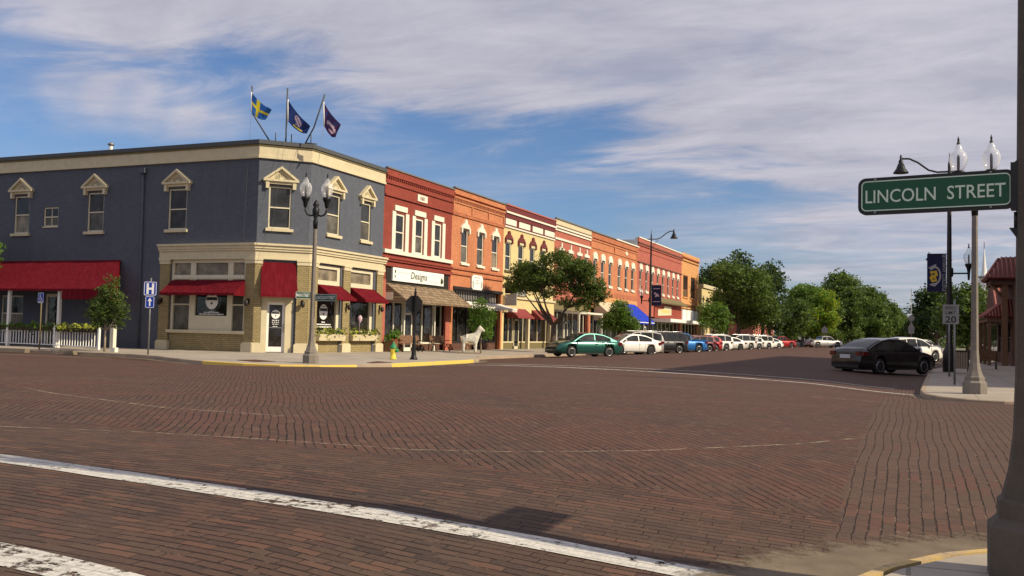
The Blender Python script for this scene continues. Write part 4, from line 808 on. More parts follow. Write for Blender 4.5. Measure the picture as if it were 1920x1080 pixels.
shopfront(b, 71.8, 80.4, 3.4, [71.9, 73.5, 75.1, 76.0, 77.4, 79.0, 80.3], [(75.1, 76.0)]); boxes('fascia', 'olive_trim', FR, [(71.5, 80.7, .0, .1, 3.4, 4.2)], b); boxes('canopy', 'white_trim', FR, [(73.5, 80.0, .0, 1.6, 3.15, 3.3)], b); boxes('canopy_post', 'white_trim', FR, [(73.6, 73.75, 1.4, 1.55, .2, 3.15), (79.8, 79.95, 1.4, 1.55, .2, 3.15)], b)
# -- two-part orange building with arched white hoods
def hood_arch(w_, a, c, z, mat='white_trim', n=.10):
    m = (a + c) / 2; r = (c - a) / 2 + .16; pts = [(a - .16, z - .25), (a, z - .25), (a, z - .02), (c, z - .02), (c, z - .25), (c + .16, z - .25)] + [(m + r * math.cos(t), z + .12 + .48 * math.sin(t)) for t in [math.pi * i / 10 for i in range(11)]]
    MB().prism(FR, pts, 0, n).build('hood', mat, w_)
u0, u1 = 80.8, 96.8; zt = 10.8; AW = [(81.7, 82.7), (84.1, 85.1), (86.5, 87.5), (89.6, 90.6), (92.1, 93.1), (94.5, 95.5)]
b = shop_row_shell('arched_window_shop', 'orange brick building with six white arched hoods and a small diamond in its parapet', u0, u1, zt, 'orange_brick', [(a, c, 6.1, 8.4) for a, c in AW] + [(81.2, 96.4, .1, 3.9)])
courses(b, u0, u1, [(9.30, 9.42, .07, 'orange_brick'), (9.98, 10.12, .07, 'orange_brick'), (10.2, 10.32, .14, 'orange_brick_dark'), (10.32, 10.72, .09, 'orange_brick_dark'), (5.0, 5.5, .06, 'orange_brick_dark')]); boxes('coping', 'roof_grey', FR, [(80.81, 88.4, -.2, .18, 10.72, 10.82)], b); boxes('coping', 'white_trim', FR, [(88.4, 96.79, -.2, .2, 10.72, 10.84)], b)
boxes('panel_rib', 'orange_brick', FR, [(a, a + .25, 0, .08, 9.42, 9.98) for a in (80.85, 88.25, 96.5)], b); MB().prism(FR, [(92.1, 9.72), (92.55, 9.48), (93.0, 9.72), (92.55, 9.96)], .0, .06).build('diamond', 'white_trim', b)
for a, c in AW:
    w_ = window(FR, b, a, c, 6.1, 8.4, 'white_trim'); sill(FR, w_, a, c, 6.1, 'white_trim', h=.2); hood_arch(w_, a, c, 8.4)
shopfront(b, 81.2, 96.4, 3.4, [81.3 + i * 1.9 for i in range(9)], [(84, 85), (91.6, 92.6)]); boxes('fascia', 'golden_brick', FR, [(80.85, 96.75, .0, .08, 4.5, 5.0)], b); awning('awning', FR, b, 82.2, 87.8, 4.6, 3.0, 1.9, 'awning_tan', .25); awning('awning', FR, b, 88.8, 95.8, 4.7, 2.9, 2.2, 'awning_blue', .3)
boxes('valance_band', 'sign_white', FR, [(88.8, 95.8, 2.215, 2.225, 2.72, 2.80)], b)
# -- tall rose brick building
u0, u1 = 96.8, 117.8; zt = 11.9
b = shop_row_shell('rose_brick_building', 'taller rose brick building with eight white arched hoods and a high parapet', u0, u1, zt, 'rose_brick', [(97.7 + i * 2.5, 98.6 + i * 2.5, 6.3, 8.5) for i in range(8)] + [(97.2, 117.4, .1, 3.6)], side='metal_roof_white', roofz=11.6)
courses(b, u0, u1, [(9.2, 9.32, .10, 'brown_brick'), (10.55, 10.65, .06, 'rose_brick'), (11.05, 11.2, .12, 'rose_brick'), (11.2, 11.36, .18, 'brown_brick'), (11.36, 11.8, .10, 'rose_brick'), (11.8, 11.92, .18, 'white_trim')])
for i in range(8):
    a = 97.7 + i * 2.5; w_ = window(FR, b, a, a + .9, 6.3, 8.5, 'white_trim'); sill(FR, w_, a, a + .9, 6.3, 'white_trim', h=.25); hood_arch(w_, a, a + .9, 8.55)
shopfront(b, 97.2, 117.4, 3.2, [97.3 + i * 2.0 for i in range(11)], [(101, 102), (111, 112)]); boxes('fascia', 'red_painted_brick', FR, [(104, 117.6, .0, .12, 3.5, 5.2)], b)
mb = MB(); mb.prof(FR, [(0, 5.9), (.9, 5.35), (.9, 5.2), (0, 5.2)], 104.0, 117.4); mb.build('pent_roof', 'olive_trim', b); boxes('canopy', 'white_plain', FR, [(103.0, 128.0, .0, 2.2, 3.05, 3.4)], b)
s_ = thing('shop_sign', 'cream script shop sign on the bright red panel of the rose brick building', 'sign', FR(110, .15, 4)); MB().prism(FR, [(105.3, 3.75), (111.8, 3.95), (111.8, 4.95), (108.3, 4.95), (108.2, 4.6), (105.3, 4.45)], .12, .2).build('board', 'cream', s_); text('lettering', 'Hardware', FR, 108.7, 4.15, .2, .42, 'hydrant_yellow', s_, 1.4, .02, italic=.3)
# -- golden brick building at the end of the row
u0, u1 = 117.8, 128.2; zt = 12.1
b = shop_row_shell('golden_brick_building', 'golden tan brick building with paired tall windows at the far end of the shop row', u0, u1, zt, 'golden_brick', [(118.8, 121.6, 6.5, 9.3), (123.4, 126.2, 6.5, 9.3), (118.2, 127.8, .1, 3.6)])
courses(b, u0, u1, [(11.1, 11.25, .16, 'golden_brick'), (11.5, 11.65, .22, 'orange_brick_dark'), (11.65, 12.1, .12, 'golden_brick'), (5.6, 5.75, .10, 'golden_brick')])
for a in (118.8, 123.4):
    w_ = window(FR, b, a, a + 2.8, 6.5, 9.3, 'orange_brick_dark', muntin=1, rail=.33); sill(FR, w_, a, a + 2.8, 6.5, 'golden_brick')
shopfront(b, 118.2, 127.8, 3.4, [118.3 + i * 1.9 for i in range(6)]); boxes('fascia', 'white_plain', FR, [(117.9, 128.1, .0, .12, 3.5, 4.9)], b); boxes('fascia_frame', 'dark_metal', FR, [(117.9, 128.1, .12, .15, 4.9, 5.0), (117.9, 128.1, .12, .15, 5.35, 5.45)] + [(118.2 + i * 2.4, 118.3 + i * 2.4, .12, .15, 3.5, 5.4) for i in range(5)], b)
# ---------------------------------------------------------------- buildings behind the trees, west side
def plain_block(name, label, fr, u0, u1, zt, mat, rows, nb, depth, wm='white_trim', cor='cream'):
    b = thing(name, label, 'building', fr((u0 + u1) / 2, -3, .2)); hs = []
    st = (u1 - u0) / nb
    for (z0, z1) in rows:
        for i in range(nb): c = u0 + st * (i + .5); hs.append((c - st * .2, c + st * .2, z0, z1))
    mb = MB(); mb.wall(fr, u0, u1, .1, zt, hs); mb.quadv([fr(u0, 0, .1), fr(u0, -depth, .1), fr(u0, -depth, zt), fr(u0, 0, zt)]); mb.quadv([fr(u1, 0, .1), fr(u1, -depth, .1), fr(u1, -depth, zt), fr(u1, 0, zt)]); mb.quadv([fr(u0, -depth, .1), fr(u1, -depth, .1), fr(u1, -depth, zt), fr(u0, -depth, zt)])
    mb.build('wall', mat, b, norm=False); mb = MB(); mb.quadv([fr(u0, 0, zt - .1), fr(u1, 0, zt - .1), fr(u1, -depth, zt - .1), fr(u0, -depth, zt - .1)]); mb.build('roof', 'roof_grey', b, norm=False)
    for h in hs: window(fr, b, *h, frame=wm)
    MB().box(fr, u0, u1, 0, .25, zt - .5, zt).build('cornice', cor, b); MB().box(fr, u0, u1, 0, .12, 4.0, 4.5).build('string_course', cor, b)
    return b
plain_block('cream_building', 'pale cream two-storey building half hidden by street trees past the golden brick one', FR, 130.5, 146, 8.8, 'yellow_wall', [(5.2, 7.2), (.8, 3.2)], 6, 20)
plain_block('brick_corner_block', 'red brick block with a pale band showing between the tree crowns down the street', FR, 178, 206, 11.5, 'pink_brick', [(6.5, 8.8), (1, 3.4)], 9, 20)
# ---------------------------------------------------------------- east side
FE = F((6.5, 0, 0), (0, 1, 0), (-1, 0, 0))
b = plain_block('brick_block_east', 'tall brown brick building beyond the right edge of the view, shading the pavement', F((6.9, 0, 0), (0, 1, 0), (-1, 0, 0)), 30.8, 67.5, 10.6, 'brown_brick', [(6, 8.3), (.8, 3.4)], 12, 22)
b = thing('tile_roofed_building', 'dark low shopfront with red ribbed tile roofs and a bracketed corner turret', 'building', (7, 66, .2))
FT = F((5.5, 0, 0), (0, 1, 0), (-1, 0, 0))
mb = MB(); mb.wall(FT, 61.5, 72, .1, 4.9, [(62.5 + i * 3.2, 64.8 + i * 3.2, .9, 2.8) for i in range(3)]); mb.quadv([(5.5, 61.5, .1), (6.9, 61.5, .1), (6.9, 61.5, 4.9), (5.5, 61.5, 4.9)]); mb.quadv([(5.5, 72, .1), (18, 72, .1), (18, 72, 4.9), (5.5, 72, 4.9)]); mb.quadv([(5.5, 61.5, 4.9), (18, 61.5, 4.9), (18, 72, 4.9), (5.5, 72, 4.9)]); mb.build('wall', 'brown_brick', b, norm=False)
for i in range(3): window(FT, b, 62.5 + i * 3.2, 64.8 + i * 3.2, .9, 2.8, frame='dark_metal')
def tiles(name, p00, p10, p11, p01, nrib, parent, thick=.12, r_=.06):
    """sloping tile roof: slab plus ribs running from eave (p00-p10) to ridge (p01-p11)"""
    p00, p10, p11, p01 = map(Vector, (p00, p10, p11, p01)); nn = (p10 - p00).cross(p11 - p00).normalized()
    if nn.z < 0: nn = -nn
    mb = MB(); mb.hexa([p00, p10, p11, p01, p00 + nn * thick, p10 + nn * thick, p11 + nn * thick, p01 + nn * thick]); rf_ = mb.build(name, 'tile_red', parent)
    mb = MB(); up_ = ((p11 + p01) / 2 - (p10 + p00) / 2)
    e = (p10 - p00).normalized(); L = (p10 - p00).length; upd = (up_ - e * up_.dot(e)); H_r = upd.length; ud = upd.normalized()
    la = (p01 - p00).dot(e); lb = (p11 - p00).dot(e)
    for i in range(nrib):
        u = L * (i + .5) / nrib; f = 1.
        if u < la: f = u / la if la > 0 else 1
        if u > lb: f = min(f, (L - u) / max(1e-6, L - lb))
        a = p00 + e * u + nn * (thick + .01); mb.tube([a, a + ud * H_r * f], r_, 6)
    mb.build('rib_tiles', 'tile_rib', rf_)
tiles('turret_roof', (4.15, 60.6, 5.15), (7.2, 60.6, 5.15), (6.6, 62.2, 6.45), (4.95, 62.2, 6.45), 13, b, r_=.05); tiles('turret_roof', (4.15, 64.4, 5.15), (4.15, 60.6, 5.15), (4.95, 62.2, 6.45), (4.95, 62.9, 6.45), 12, b, r_=.05)
tiles('turret_roof', (7.2, 64.4, 5.15), (4.15, 64.4, 5.15), (4.95, 62.9, 6.45), (6.6, 62.9, 6.45), 12, b, r_=.05)
MB().box(W0, 4.3, 7.1, 60.8, 64.2, 4.85, 5.14).build('turret_eave', 'brown_brick', b)
for px_ in (4.9, 5.5): MB().box(W0, px_, px_ + .3, 60.9, 61.2, .15, 4.85).build('turret_post', 'wood_brown', b)
mb = MB(); mb.tube([(5.0, 61.0, 4.1), (4.35, 61.0, 4.84)], .09, 6); mb.build('bracket', 'wood_brown', b)
tiles('porch_roof', (4.05, 61.2, 2.95), (5.5, 61.2, 2.95), (5.5, 62.3, 4.0), (5.49, 62.3, 4.0), 9, b, r_=.045); tiles('porch_roof', (4.05, 72.0, 2.95), (4.05, 61.2, 2.95), (5.5, 62.3, 4.0), (5.5, 71.0, 4.0), 34, b, r_=.045)
MB().box(W0, 4.15, 5.49, 61.3, 72, 2.75, 2.94).build('porch_eave', 'wood_brown', b)
for y in (61.4, 65, 68.6, 71.7): MB().box(W0, 4.2, 4.38, y, y + .18, .15, 2.75).build('porch_post', 'wood_brown', b)
b = thing('ribbed_roof_building', 'long low building behind with a big red ribbed roof sloping to the street', 'building', (9, 84, .2))
tiles('roof', (5.75, 78, 3.7), (14, 78, 3.7), (14, 81.5, 6.1), (5.75, 81.5, 6.1), 26, b, r_=.08); MB().box(W0, 6.1, 14, 78.6, 92, .1, 3.75).build('wall', 'brown_brick', b)
MB().box(W0, 6.09, 6.15, 79.5, 91, .9, 2.9).build('window', 'glass_store', b)
mb = MB(); mb.prof(F((0, 78.6, 0), (1, 0, 0), (0, -1, 0)), [(0, 3.75), (-13.4, 3.75), (-10, 6.1), (-2.9, 6.1)], 6.1, 14); mb.build('gable', 'brown_brick', b)
b = thing('church_steeple', 'slender white church spire rising behind the red tile roofs', 'building', (13.2, 200, .2))
MB().box(W0, 12.0, 14.6, 199, 201.6, .2, 11.5).build('tower', 'white_plain', b); MB().lathe((13.1, 200.3, 0), [(1.75, 11.5), (1.5, 11.8), (.45, 15.0), (.05, 19.6)], 8, smooth=False).build('spire', 'white_plain', b); MB().tube([(13.1, 200.3, 19.5), (13.1, 200.3, 20.8)], .06, 6).build('finial', 'dark_metal', b); MB().box(W0, 11.6, 15.3, 198.8, 202, 14.0, 14.2).build('ledge', 'grey_metal', b); MB().prof(F((0, 200, 0), (1, 0, 0), (0, -1, 0)), [(-6, 9.5), (6, 9.5), (0, 13.5)], 14.6, 32).build('nave_roof', 'metal_roof_white', b)
# far houses closing the view at the end of the street
for i, (x, y, lab) in enumerate(((-34, 300, 'pale far house glimpsed low among the trees left of the street end'), (9, 330, 'small far white house beyond the trees at the right of the street end'))):
    b = plain_block('far_house', lab, F((0, y, 0), (1, 0, 0), (0, -1, 0)), x, x + 14, 5.2, 'white_trim', [(1, 2.6)], 4, 9); mb = MB(); mb.prof(F((0, y, 0), (1, 0, 0), (0, -1, 0)), [(.6, 5.2), (-9.6, 5.2), (-4.5, 8.2)], x - .4, x + 14.4); mb.build('gable_roof', 'roof_grey', b)
# ================================================================ CARS
def lerp_tab(tab, x):
    if x <= tab[0][0]: return tab[0][1]
    for (a, b), (c, d) in zip(tab, tab[1:]):
        if x <= c:
            t = (x - a) / (c - a) if c > a else 1; return b + (d - b) * t
    return tab[-1][1]
KINDS_ = {
 'sedan': dict(L=4.6, W=1.78, wb=(-1.28, 1.36), wr=.325, top=[(-2.3, .60), (-2.27, .93), (-2.1, 1.03), (-1.5, 1.04), (.9, .98), (1.5, .91), (2.0, .79), (2.22, .66), (2.3, .50)],
   roof=[(-1.85, 1.03), (-1.35, 1.25), (-.95, 1.385), (-.45, 1.455), (.05, 1.46), (.40, 1.40), (.75, 1.24), (1.30, .93)], pill=[-.30], zb=.93, wt=.60, side=(-1.45, 1.02)),
 'suv': dict(L=4.7, W=1.86, wb=(-1.35, 1.38), wr=.36, top=[(-2.35, .6), (-2.33, 1.05), (-2.2, 1.08), (1.0, 1.10), (1.6, 1.04), (2.1, .94), (2.28, .80), (2.35, .55)],
   roof=[(-2.30, 1.08), (-2.18, 1.45), (-2.0, 1.66), (-1.4, 1.74), (-.4, 1.76), (.25, 1.71), (.60, 1.60), (1.25, 1.08)], pill=[-1.25, -.15], zb=1.05, wt=.66, side=(-2.1, 1.05)),
 'pickup': dict(L=5.4, W=1.92, wb=(-1.6, 1.72), wr=.38, top=[(-2.7, .6), (-2.68, 1.10), (-.75, 1.13), (-.7, 1.12), (1.4, 1.12), (2.2, 1.06), (2.55, .98), (2.66, .85), (2.7, .55)],
   roof=[(-.85, 1.12), (-.78, 1.55), (-.65, 1.70), (-.2, 1.78), (.45, 1.77), (.75, 1.68), (1.40, 1.12)], pill=[.0], zb=1.08, wt=.66, side=(-.75, 1.2)),
 'hatch': dict(L=4.3, W=1.76, wb=(-1.25, 1.30), wr=.33, top=[(-2.15, .6), (-2.13, .98), (-2.0, 1.02), (.9, 1.0), (1.5, .93), (1.9, .82), (2.08, .68), (2.15, .5)],
   roof=[(-2.08, 1.0), (-1.85, 1.33), (-1.55, 1.47), (-.8, 1.53), (-.1, 1.53), (.35, 1.45), (.7, 1.28), (1.3, .95)], pill=[-1.05, -.2], zb=.95, wt=.60, side=(-1.75, 1.0))}
def make_car(kind, paint_m, name, label, x, y, hx, hy, cat='car', rim='rim', group='cars parked nose to the kerb', sc_=1.):
    K = KINDS_[kind]; L2 = K['L'] / 2; hw = K['W'] / 2; z0 = zr(x, y)
    t = thing(name, label, cat, (x, y, z0), group, local=True, rz=math.atan2(hy, hx)); t.scale = (sc_,) * 3
    wr = K['wr']; ra = wr + .055
    xs = set([-L2 + 1e-3, L2 - 1e-3, -L2 + .02, L2 - .02, -L2 + .06, L2 - .06])
    k = -L2 + .1
    while k < L2: xs.add(round(k, 3)); k += .12
    for xw in K['wb']:
        for i in range(-8, 9): xs.add(round(xw + ra * math.sin(i * math.pi / 16), 4))
        xs |= {xw - ra - .004, xw + ra + .004}
    xs = sorted(xs)
    def wid(x_):
        e = max(0, (abs(x_) - (L2 - .75)) / .75); return hw * (1 - .20 * e ** 2.2)
    def zlow(x_):
        z = .20 + .10 * max(0, (abs(x_) - (L2 - .5)) / .5)
        for xw in K['wb']:
            d = abs(x_ - xw)
            if d < ra: z = max(z, wr + math.sqrt(ra * ra - d * d))
        return z
    rings = []
    for x_ in xs:
        zt = lerp_tab(K['top'], x_); w_ = wid(x_); zl = min(zlow(x_), zt - .08); e = max(0, (abs(x_) - (L2 - .12)) / .12)
        zs_ = min(K['zb'] - .03, zt - .02); mid = max(zl + .02, min(.55, zs_ - .1))
        half = [(w_ - .05, zl), (w_ - .005, zl + .03), (w_, mid), (w_ * .985, max(mid + .01, zs_ - .06)), (w_ * .94, max(mid + .02, zs_ + .0)), (w_ * .78, zt + .015), (w_ * .4, zt + .04), (0, zt + .05)]
        rings.append([(x_, b_, c_) for b_, c_ in half] + [(x_, -b_, c_) for b_, c_ in half[-2::-1]])
    mb = MB(); mb.smooth = True
    for a, b_ in zip(rings, rings[1:]):
        for j in range(len(a) - 1): mb.quadv([a[j], b_[j], b_[j + 1], a[j + 1]])
    mb.quadv(rings[0]); mb.quadv(rings[-1])
    def part(m_, name_, mat, p): return m_.build(name_, mat, p, norm=False)
    body = part(mb, 'body', paint_m, t)
    me = body.data; bm = bmesh.new(); bm.from_mesh(me); bmesh.ops.remove_doubles(bm, verts=bm.verts, dist=.0005); bmesh.ops.recalc_face_normals(bm, faces=bm.faces); bm.to_mesh(me); bm.free()
    # dark lower bay behind the wheels
    MB().box(W0, -L2 + .15, L2 - .15, -hw + .22, hw - .22, .18, K['zb'] - .15).build('underbody', 'car_trim', t)
    # cabin
    rf = K['roof']; zb = K['zb']; zt = max(z for _, z in rf); wb_ = hw * .93; wt = K['wt'] if K['W'] < 1.8 else K['wt'] + .04
    wz = lambda z: wb_ + (wt + .06 - wb_) * max(0, (z - zb) / (zt - zb))
    mb = MB(); mb.smooth = True; R_ = []
    dense = []
    for (a, b_), (c, d) in zip(rf, rf[1:]):
        for i in range(3): dense.append((a + (c - a) * i / 3, b_ + (d - b_) * i / 3))
    dense.append(rf[-1])
    for a, z in dense:
        w_ = wz(z); R_.append([(a, w_, min(z, zb) - .02), (a, w_, z - .035), (a, w_ - .035, z - .01), (a, w_ * .55, z + .012), (a, 0, z + .018), (a, -w_ * .55, z + .012), (a, -w_ + .035, z - .01), (a, -w_, z - .035), (a, -w_, min(z, zb) - .02)])
    for a, b_ in zip(R_, R_[1:]):
        for j in range(1, 7): mb.quadv([a[j], b_[j], b_[j + 1], a[j + 1]])
    for sg in (0, 1):
        for (a, za), (c, zc) in zip(dense, dense[1:]):
            N = 4
            for i in range(N):
                f0, f1 = i / N, (i + 1) / N
                P_ = lambda x_, z_, f: (x_, (1 if sg else -1) * wz(zb - .03 + (z_ - .035 - zb + .03) * f), zb - .03 + (z_ - .035 - zb + .03) * f)
                mb.quadv([P_(a, za, f0), P_(c, zc, f0), P_(c, zc, f1), P_(a, za, f1)])
    cab = part(mb, 'roof', paint_m, t)
    # glass: windscreen, rear window, side windows
    def rfz(x_): return lerp_tab(rf, x_)
    fi = [p for p in rf if p[0] > 0 and p[1] > zt - .09][-1]
    fr_ = [(x_, rfz(x_)) for x_ in [fi[0] + (rf[-1][0] - .04 - fi[0]) * i / 5 for i in range(6)]]
    rb = [p for p in rf if p[1] > zt - .12][0]
    re_ = [(x_, rfz(x_)) for x_ in [rb[0] + (rf[0][0] + .04 - rb[0]) * i / 5 for i in range(6)]]
    for nm, pts in (('windscreen', fr_), ('rear_window', re_)):
        mb = MB(); mb.smooth = True
        rows = [[(px_ + (.012 if nm[0] == 'w' else -.012), s_ * (wz(z) - .09), z + .012 + .016 * (1 - s_ * s_)) for s_ in (-1, -.5, 0, .5, 1)] for px_, z in pts]
        for a, b_ in zip(rows, rows[1:]):
            for j in range(4): mb.quadv([a[j], b_[j], b_[j + 1], a[j + 1]])
        part(mb, nm, 'glass', t)
    s0, s1 = K['side']; cuts = [s0] + K['pill'] + [s1]
    for sg in (1, -1):
        for a, c in zip(cuts, cuts[1:]):
            mb = MB(); mb.smooth = False; n = 8; a_, c_ = a + .035, c - .035
            top = []; bot = []
            for i in range(n + 1):
                x_ = a_ + (c_ - a_) * i / n; zz_ = max(zb + .05, rfz(x_) - .085); top.append((x_, sg * (wz(zz_) + .007), zz_)); bot.append((x_, sg * (wz(zb + .04) + .007), zb + .04))
            for i in range(n): mb.quadv([bot[i], bot[i + 1], top[i + 1], top[i]])
            part(mb, 'side_window', 'glass', t)
        mb = MB(); mb.smooth = True; xm = K['side'][1] - .12
        mb.lathe((0, 0, 0), [(.01, -.08), (.075, -.05), (.08, .04), (.02, .08)], 8, axis='Y')
        mb.v = [(xm + q[0] * 1.1, sg * (hw + .06 + q[1]), zb + .09 + q[2]) for q in mb.v]; part(mb, 'mirror', paint_m if kind != 'pickup' else 'car_trim', t)
        for c in ([-.38 + K['pill'][-1] + .3, K['pill'][-1] - .75] if kind != 'pickup' else [.15]):
            MB().box(W0, c - .1, c + .1, sg * hw * .985 - .0, sg * (hw * .985 + .03), zb - .14, zb - .11).build('door_handle', paint_m if rim != 'x' else 'chrome', t)
        # door shut lines
        mb = MB()
        for c in K['pill'][-1:] + [K['side'][1] - .03] + ([K['wb'][0] + ra + .12] if kind != 'pickup' else []):
            mb.box(W0, c - .006, c + .006, sg * (hw - .012), sg * (hw + .003), .34, zb - .04)
        mb.build('door_gap', 'car_trim', t)
        MB().box(W0, K['wb'][0] + ra + .05, K['wb'][1] - ra - .05, sg * (hw - .05), sg * (hw - .002), .19, .27).build('sill_trim', 'car_trim', t)
        mb = MB(); zl = lerp_tab(K['top'], L2 - .15) - .02
        mb.hexa([(L2 - .03, sg * hw * .50, zl - .15), (L2 - .42, sg * hw * .955, zl - .12), (L2 - .40, sg * hw * .93, zl + .07), (L2 - .10, sg * hw * .52, zl - .01), (L2 - .2, sg * hw * .4, zl - .15), (L2 - .5, sg * hw * .7, zl - .12), (L2 - .5, sg * hw * .7, zl + .03), (L2 - .2, sg * hw * .4, zl - .03)])
        mb.build('headlight', 'headlight', t)
        zt_ = K['zb'] - .20; mb = MB(); mb.box(W0, -L2 - .008, -L2 + .12, sg * hw * .58, sg * hw * .82, zt_, zt_ + .18); mb.box(W0, -L2 + .08, -L2 + .34, sg * hw * .80, sg * hw * .975, zt_ + .01, zt_ + .17); mb.build('taillight', 'taillight', t)
    MB().box(W0, -L2 - .012, -L2 + .01, -.26, .26, zb - .30, zb - .15).build('number_plate', 'plate', t)
    MB().box(W0, L2 - .03, L2 + .012, -.55, .55, .42, .58).build('grille', 'car_trim', t); MB().box(W0, L2 - .06, L2 + .01, -hw * .75, hw * .75, .24, .34).build('bumper_intake', 'car_trim', t); MB().box(W0, -L2 - .01, -L2 + .05, -hw * .75, hw * .75, .26, .38).build('rear_bumper', 'car_trim', t)
    if kind == 'pickup':
        MB().box(W0, -L2 + .12, -.95, -hw + .16, hw - .16, 1.175, 1.19).build('bed_shade', 'car_trim', t); MB().box(W0, -L2 + .02, -.86, -hw + .03, -hw + .14, 1.10, 1.20).build('bed_rail', paint_m, t); MB().box(W0, -L2 + .02, -.86, hw - .14, hw - .03, 1.10, 1.20).build('bed_rail', paint_m, t)  # dark slab painted in for the shaded hollow of an open bed
    if kind == 'suv':
        for sg in (1, -1):
            mb = MB(); mb.tube([(-1.9, sg * .6, 1.74), (-1.8, sg * .6, 1.80), (.1, sg * .6, 1.78), (.2, sg * .6, 1.72)], .022, 6); mb.build('roof_rail', 'chrome', t)
    for xw in K['wb']:
        for sg in (1, -1):
            wy = sg * (hw - .11); mb = MB(); mb.lathe((xw, wy, wr), [(wr * .62, -.10), (wr * .93, -.10), (wr, -.06), (wr, .06), (wr * .93, .10), (wr * .62, .10)], 24, axis='Y'); wh = part(mb, 'wheel', 'tyre', t)
            mb = MB(); mb.lathe((xw, wy, wr), [(wr * .64, -.03 * sg), (wr * .66, .105 * sg), (wr * .60, .108 * sg), (wr * .56, .05 * sg), (.03, .05 * sg)], 20, axis='Y'); mb.lathe((xw, wy, wr), [(.055, .04 * sg), (.05, .09 * sg), (.01, .10 * sg)], 10, axis='Y')
            for i in range(7):
                a = i * 2 * math.pi / 7; ca, sa = math.cos(a), math.sin(a); w2 = .028; r0, r1 = .04, wr * .60
                P_ = lambda r_, o, yy: (xw + ca * r_ - sa * o, wy + sg * yy, wr + sa * r_ + ca * o)
                mb.hexa([P_(r0, -w2, .05), P_(r1, -w2 * 1.3, .06), P_(r1, w2 * 1.3, .06), P_(r0, w2, .05), P_(r0, -w2, .085), P_(r1, -w2 * 1.3, .10), P_(r1, w2 * 1.3, .10), P_(r0, w2, .085)])
            part(mb, 'rim', rim, wh)
    return t
H_ = (-.64, -.77)
def west(px_y, kind, mat, name, label, cat='car', rim='rim', x=-18.75, sc_=1.):
    return make_car(kind, mat, name, label, x, px_y, *H_, cat=cat, rim=rim, sc_=sc_)
west(54.6, 'sedan', 'car_teal', 'parked_sedan', 'teal green sedan parked nearest the intersection, beside the big street tree', x=-18.2)
west(64.6, 'sedan', 'car_white', 'parked_sedan', 'white sedan parked between the teal sedan and the silver white sport utility car', x=-18.2, rim='rim_dark')
west(69.6, 'suv', 'car_silver', 'parked_suv', 'silver white sport utility car standing behind the white sedan', 'suv', x=-19.3)
west(72.6, 'suv', 'car_black', 'parked_suv', 'black sport utility car with bright wheels parked left of the blue pickup', 'suv', x=-18.0, sc_=.96)
west(81.0, 'pickup', 'car_blue', 'pickup_truck', 'bright blue pickup truck with an open bed parked in the kerb row', 'pickup', x=-18.4, sc_=.95)
west(87.5, 'hatch', 'car_maroon', 'parked_hatchback', 'dark maroon small car parked just right of the blue pickup', x=-18.5)
west(91.2, 'hatch', 'car_red', 'parked_hatchback', 'bright red small car between the maroon car and the row of white cars', x=-18.6)
west(96.0, 'suv', 'car_white', 'parked_suv', 'plain white sport utility car right after the small red car', 'suv', x=-18.5, sc_=.95)
west(104.0, 'sedan', 'car_pearl', 'parked_sedan', 'cream white sedan, second of the pale cars after the small red car', x=-18.4, rim='rim_dark')
west(111.0, 'suv', 'car_pearl', 'parked_suv', 'off-white sport utility car in the middle of the pale cars', 'suv', x=-18.4)
west(119.0, 'hatch', 'car_silver', 'parked_hatchback', 'small silver car among the pale parked cars', x=-18.5)
west(126.0, 'suv', 'car_white', 'parked_suv', 'boxy white sport utility car third from the red pickup', 'suv', x=-18.4)
west(136.0, 'sedan', 'car_white', 'parked_sedan', 'white sedan just before the red pickup down the street', x=-18.3)
west(148.0, 'pickup', 'car_red', 'pickup_truck', 'red pickup truck far down the row after the white cars', 'pickup', x=-18.2)
west(166.0, 'sedan', 'car_grey', 'parked_sedan', 'dark grey sedan beyond the red pickup', x=-18.3)
make_car('sedan', 'car_black', 'parked_sedan', 'black sedan at the far end of the row, near the oval sign', -15.6, 178, -.9, -.44, rim='rim_dark')
make_car('sedan', 'car_black', 'parked_sedan', 'large black sedan in the shade, parked nose to the right-hand kerb', -1.0, 43.9, .62, .785, group='cars parked on the right', sc_=1.04)
make_car('hatch', 'car_white', 'parked_hatchback', 'white hatchback just beyond the black sedan in the shade on the right', -.0, 72.5, .66, .75, group='cars parked on the right', sc_=1.12)
make_car('suv', 'car_white', 'parked_suv', 'white sport utility car beyond the white hatchback on the right', 1.0, 104.0, .66, .75, 'suv', group='cars parked on the right', sc_=.95)
make_car('pickup', 'car_white', 'pickup_truck', 'white pickup truck farthest along the right-hand kerb', 1.3, 124.0, .66, .75, 'pickup', group='cars parked on the right')
make_car('pickup', 'car_silver', 'pickup_truck', 'silver pickup driving far off in the middle of the street behind the black sedan', -11.9, 150.0, .8, .6, 'pickup', group='cars far down the street')
make_car('sedan', 'car_grey', 'distant_car', 'small dark grey car at the far end of the street', -8.0, 262.0, 0, 1, group='cars far down the street')
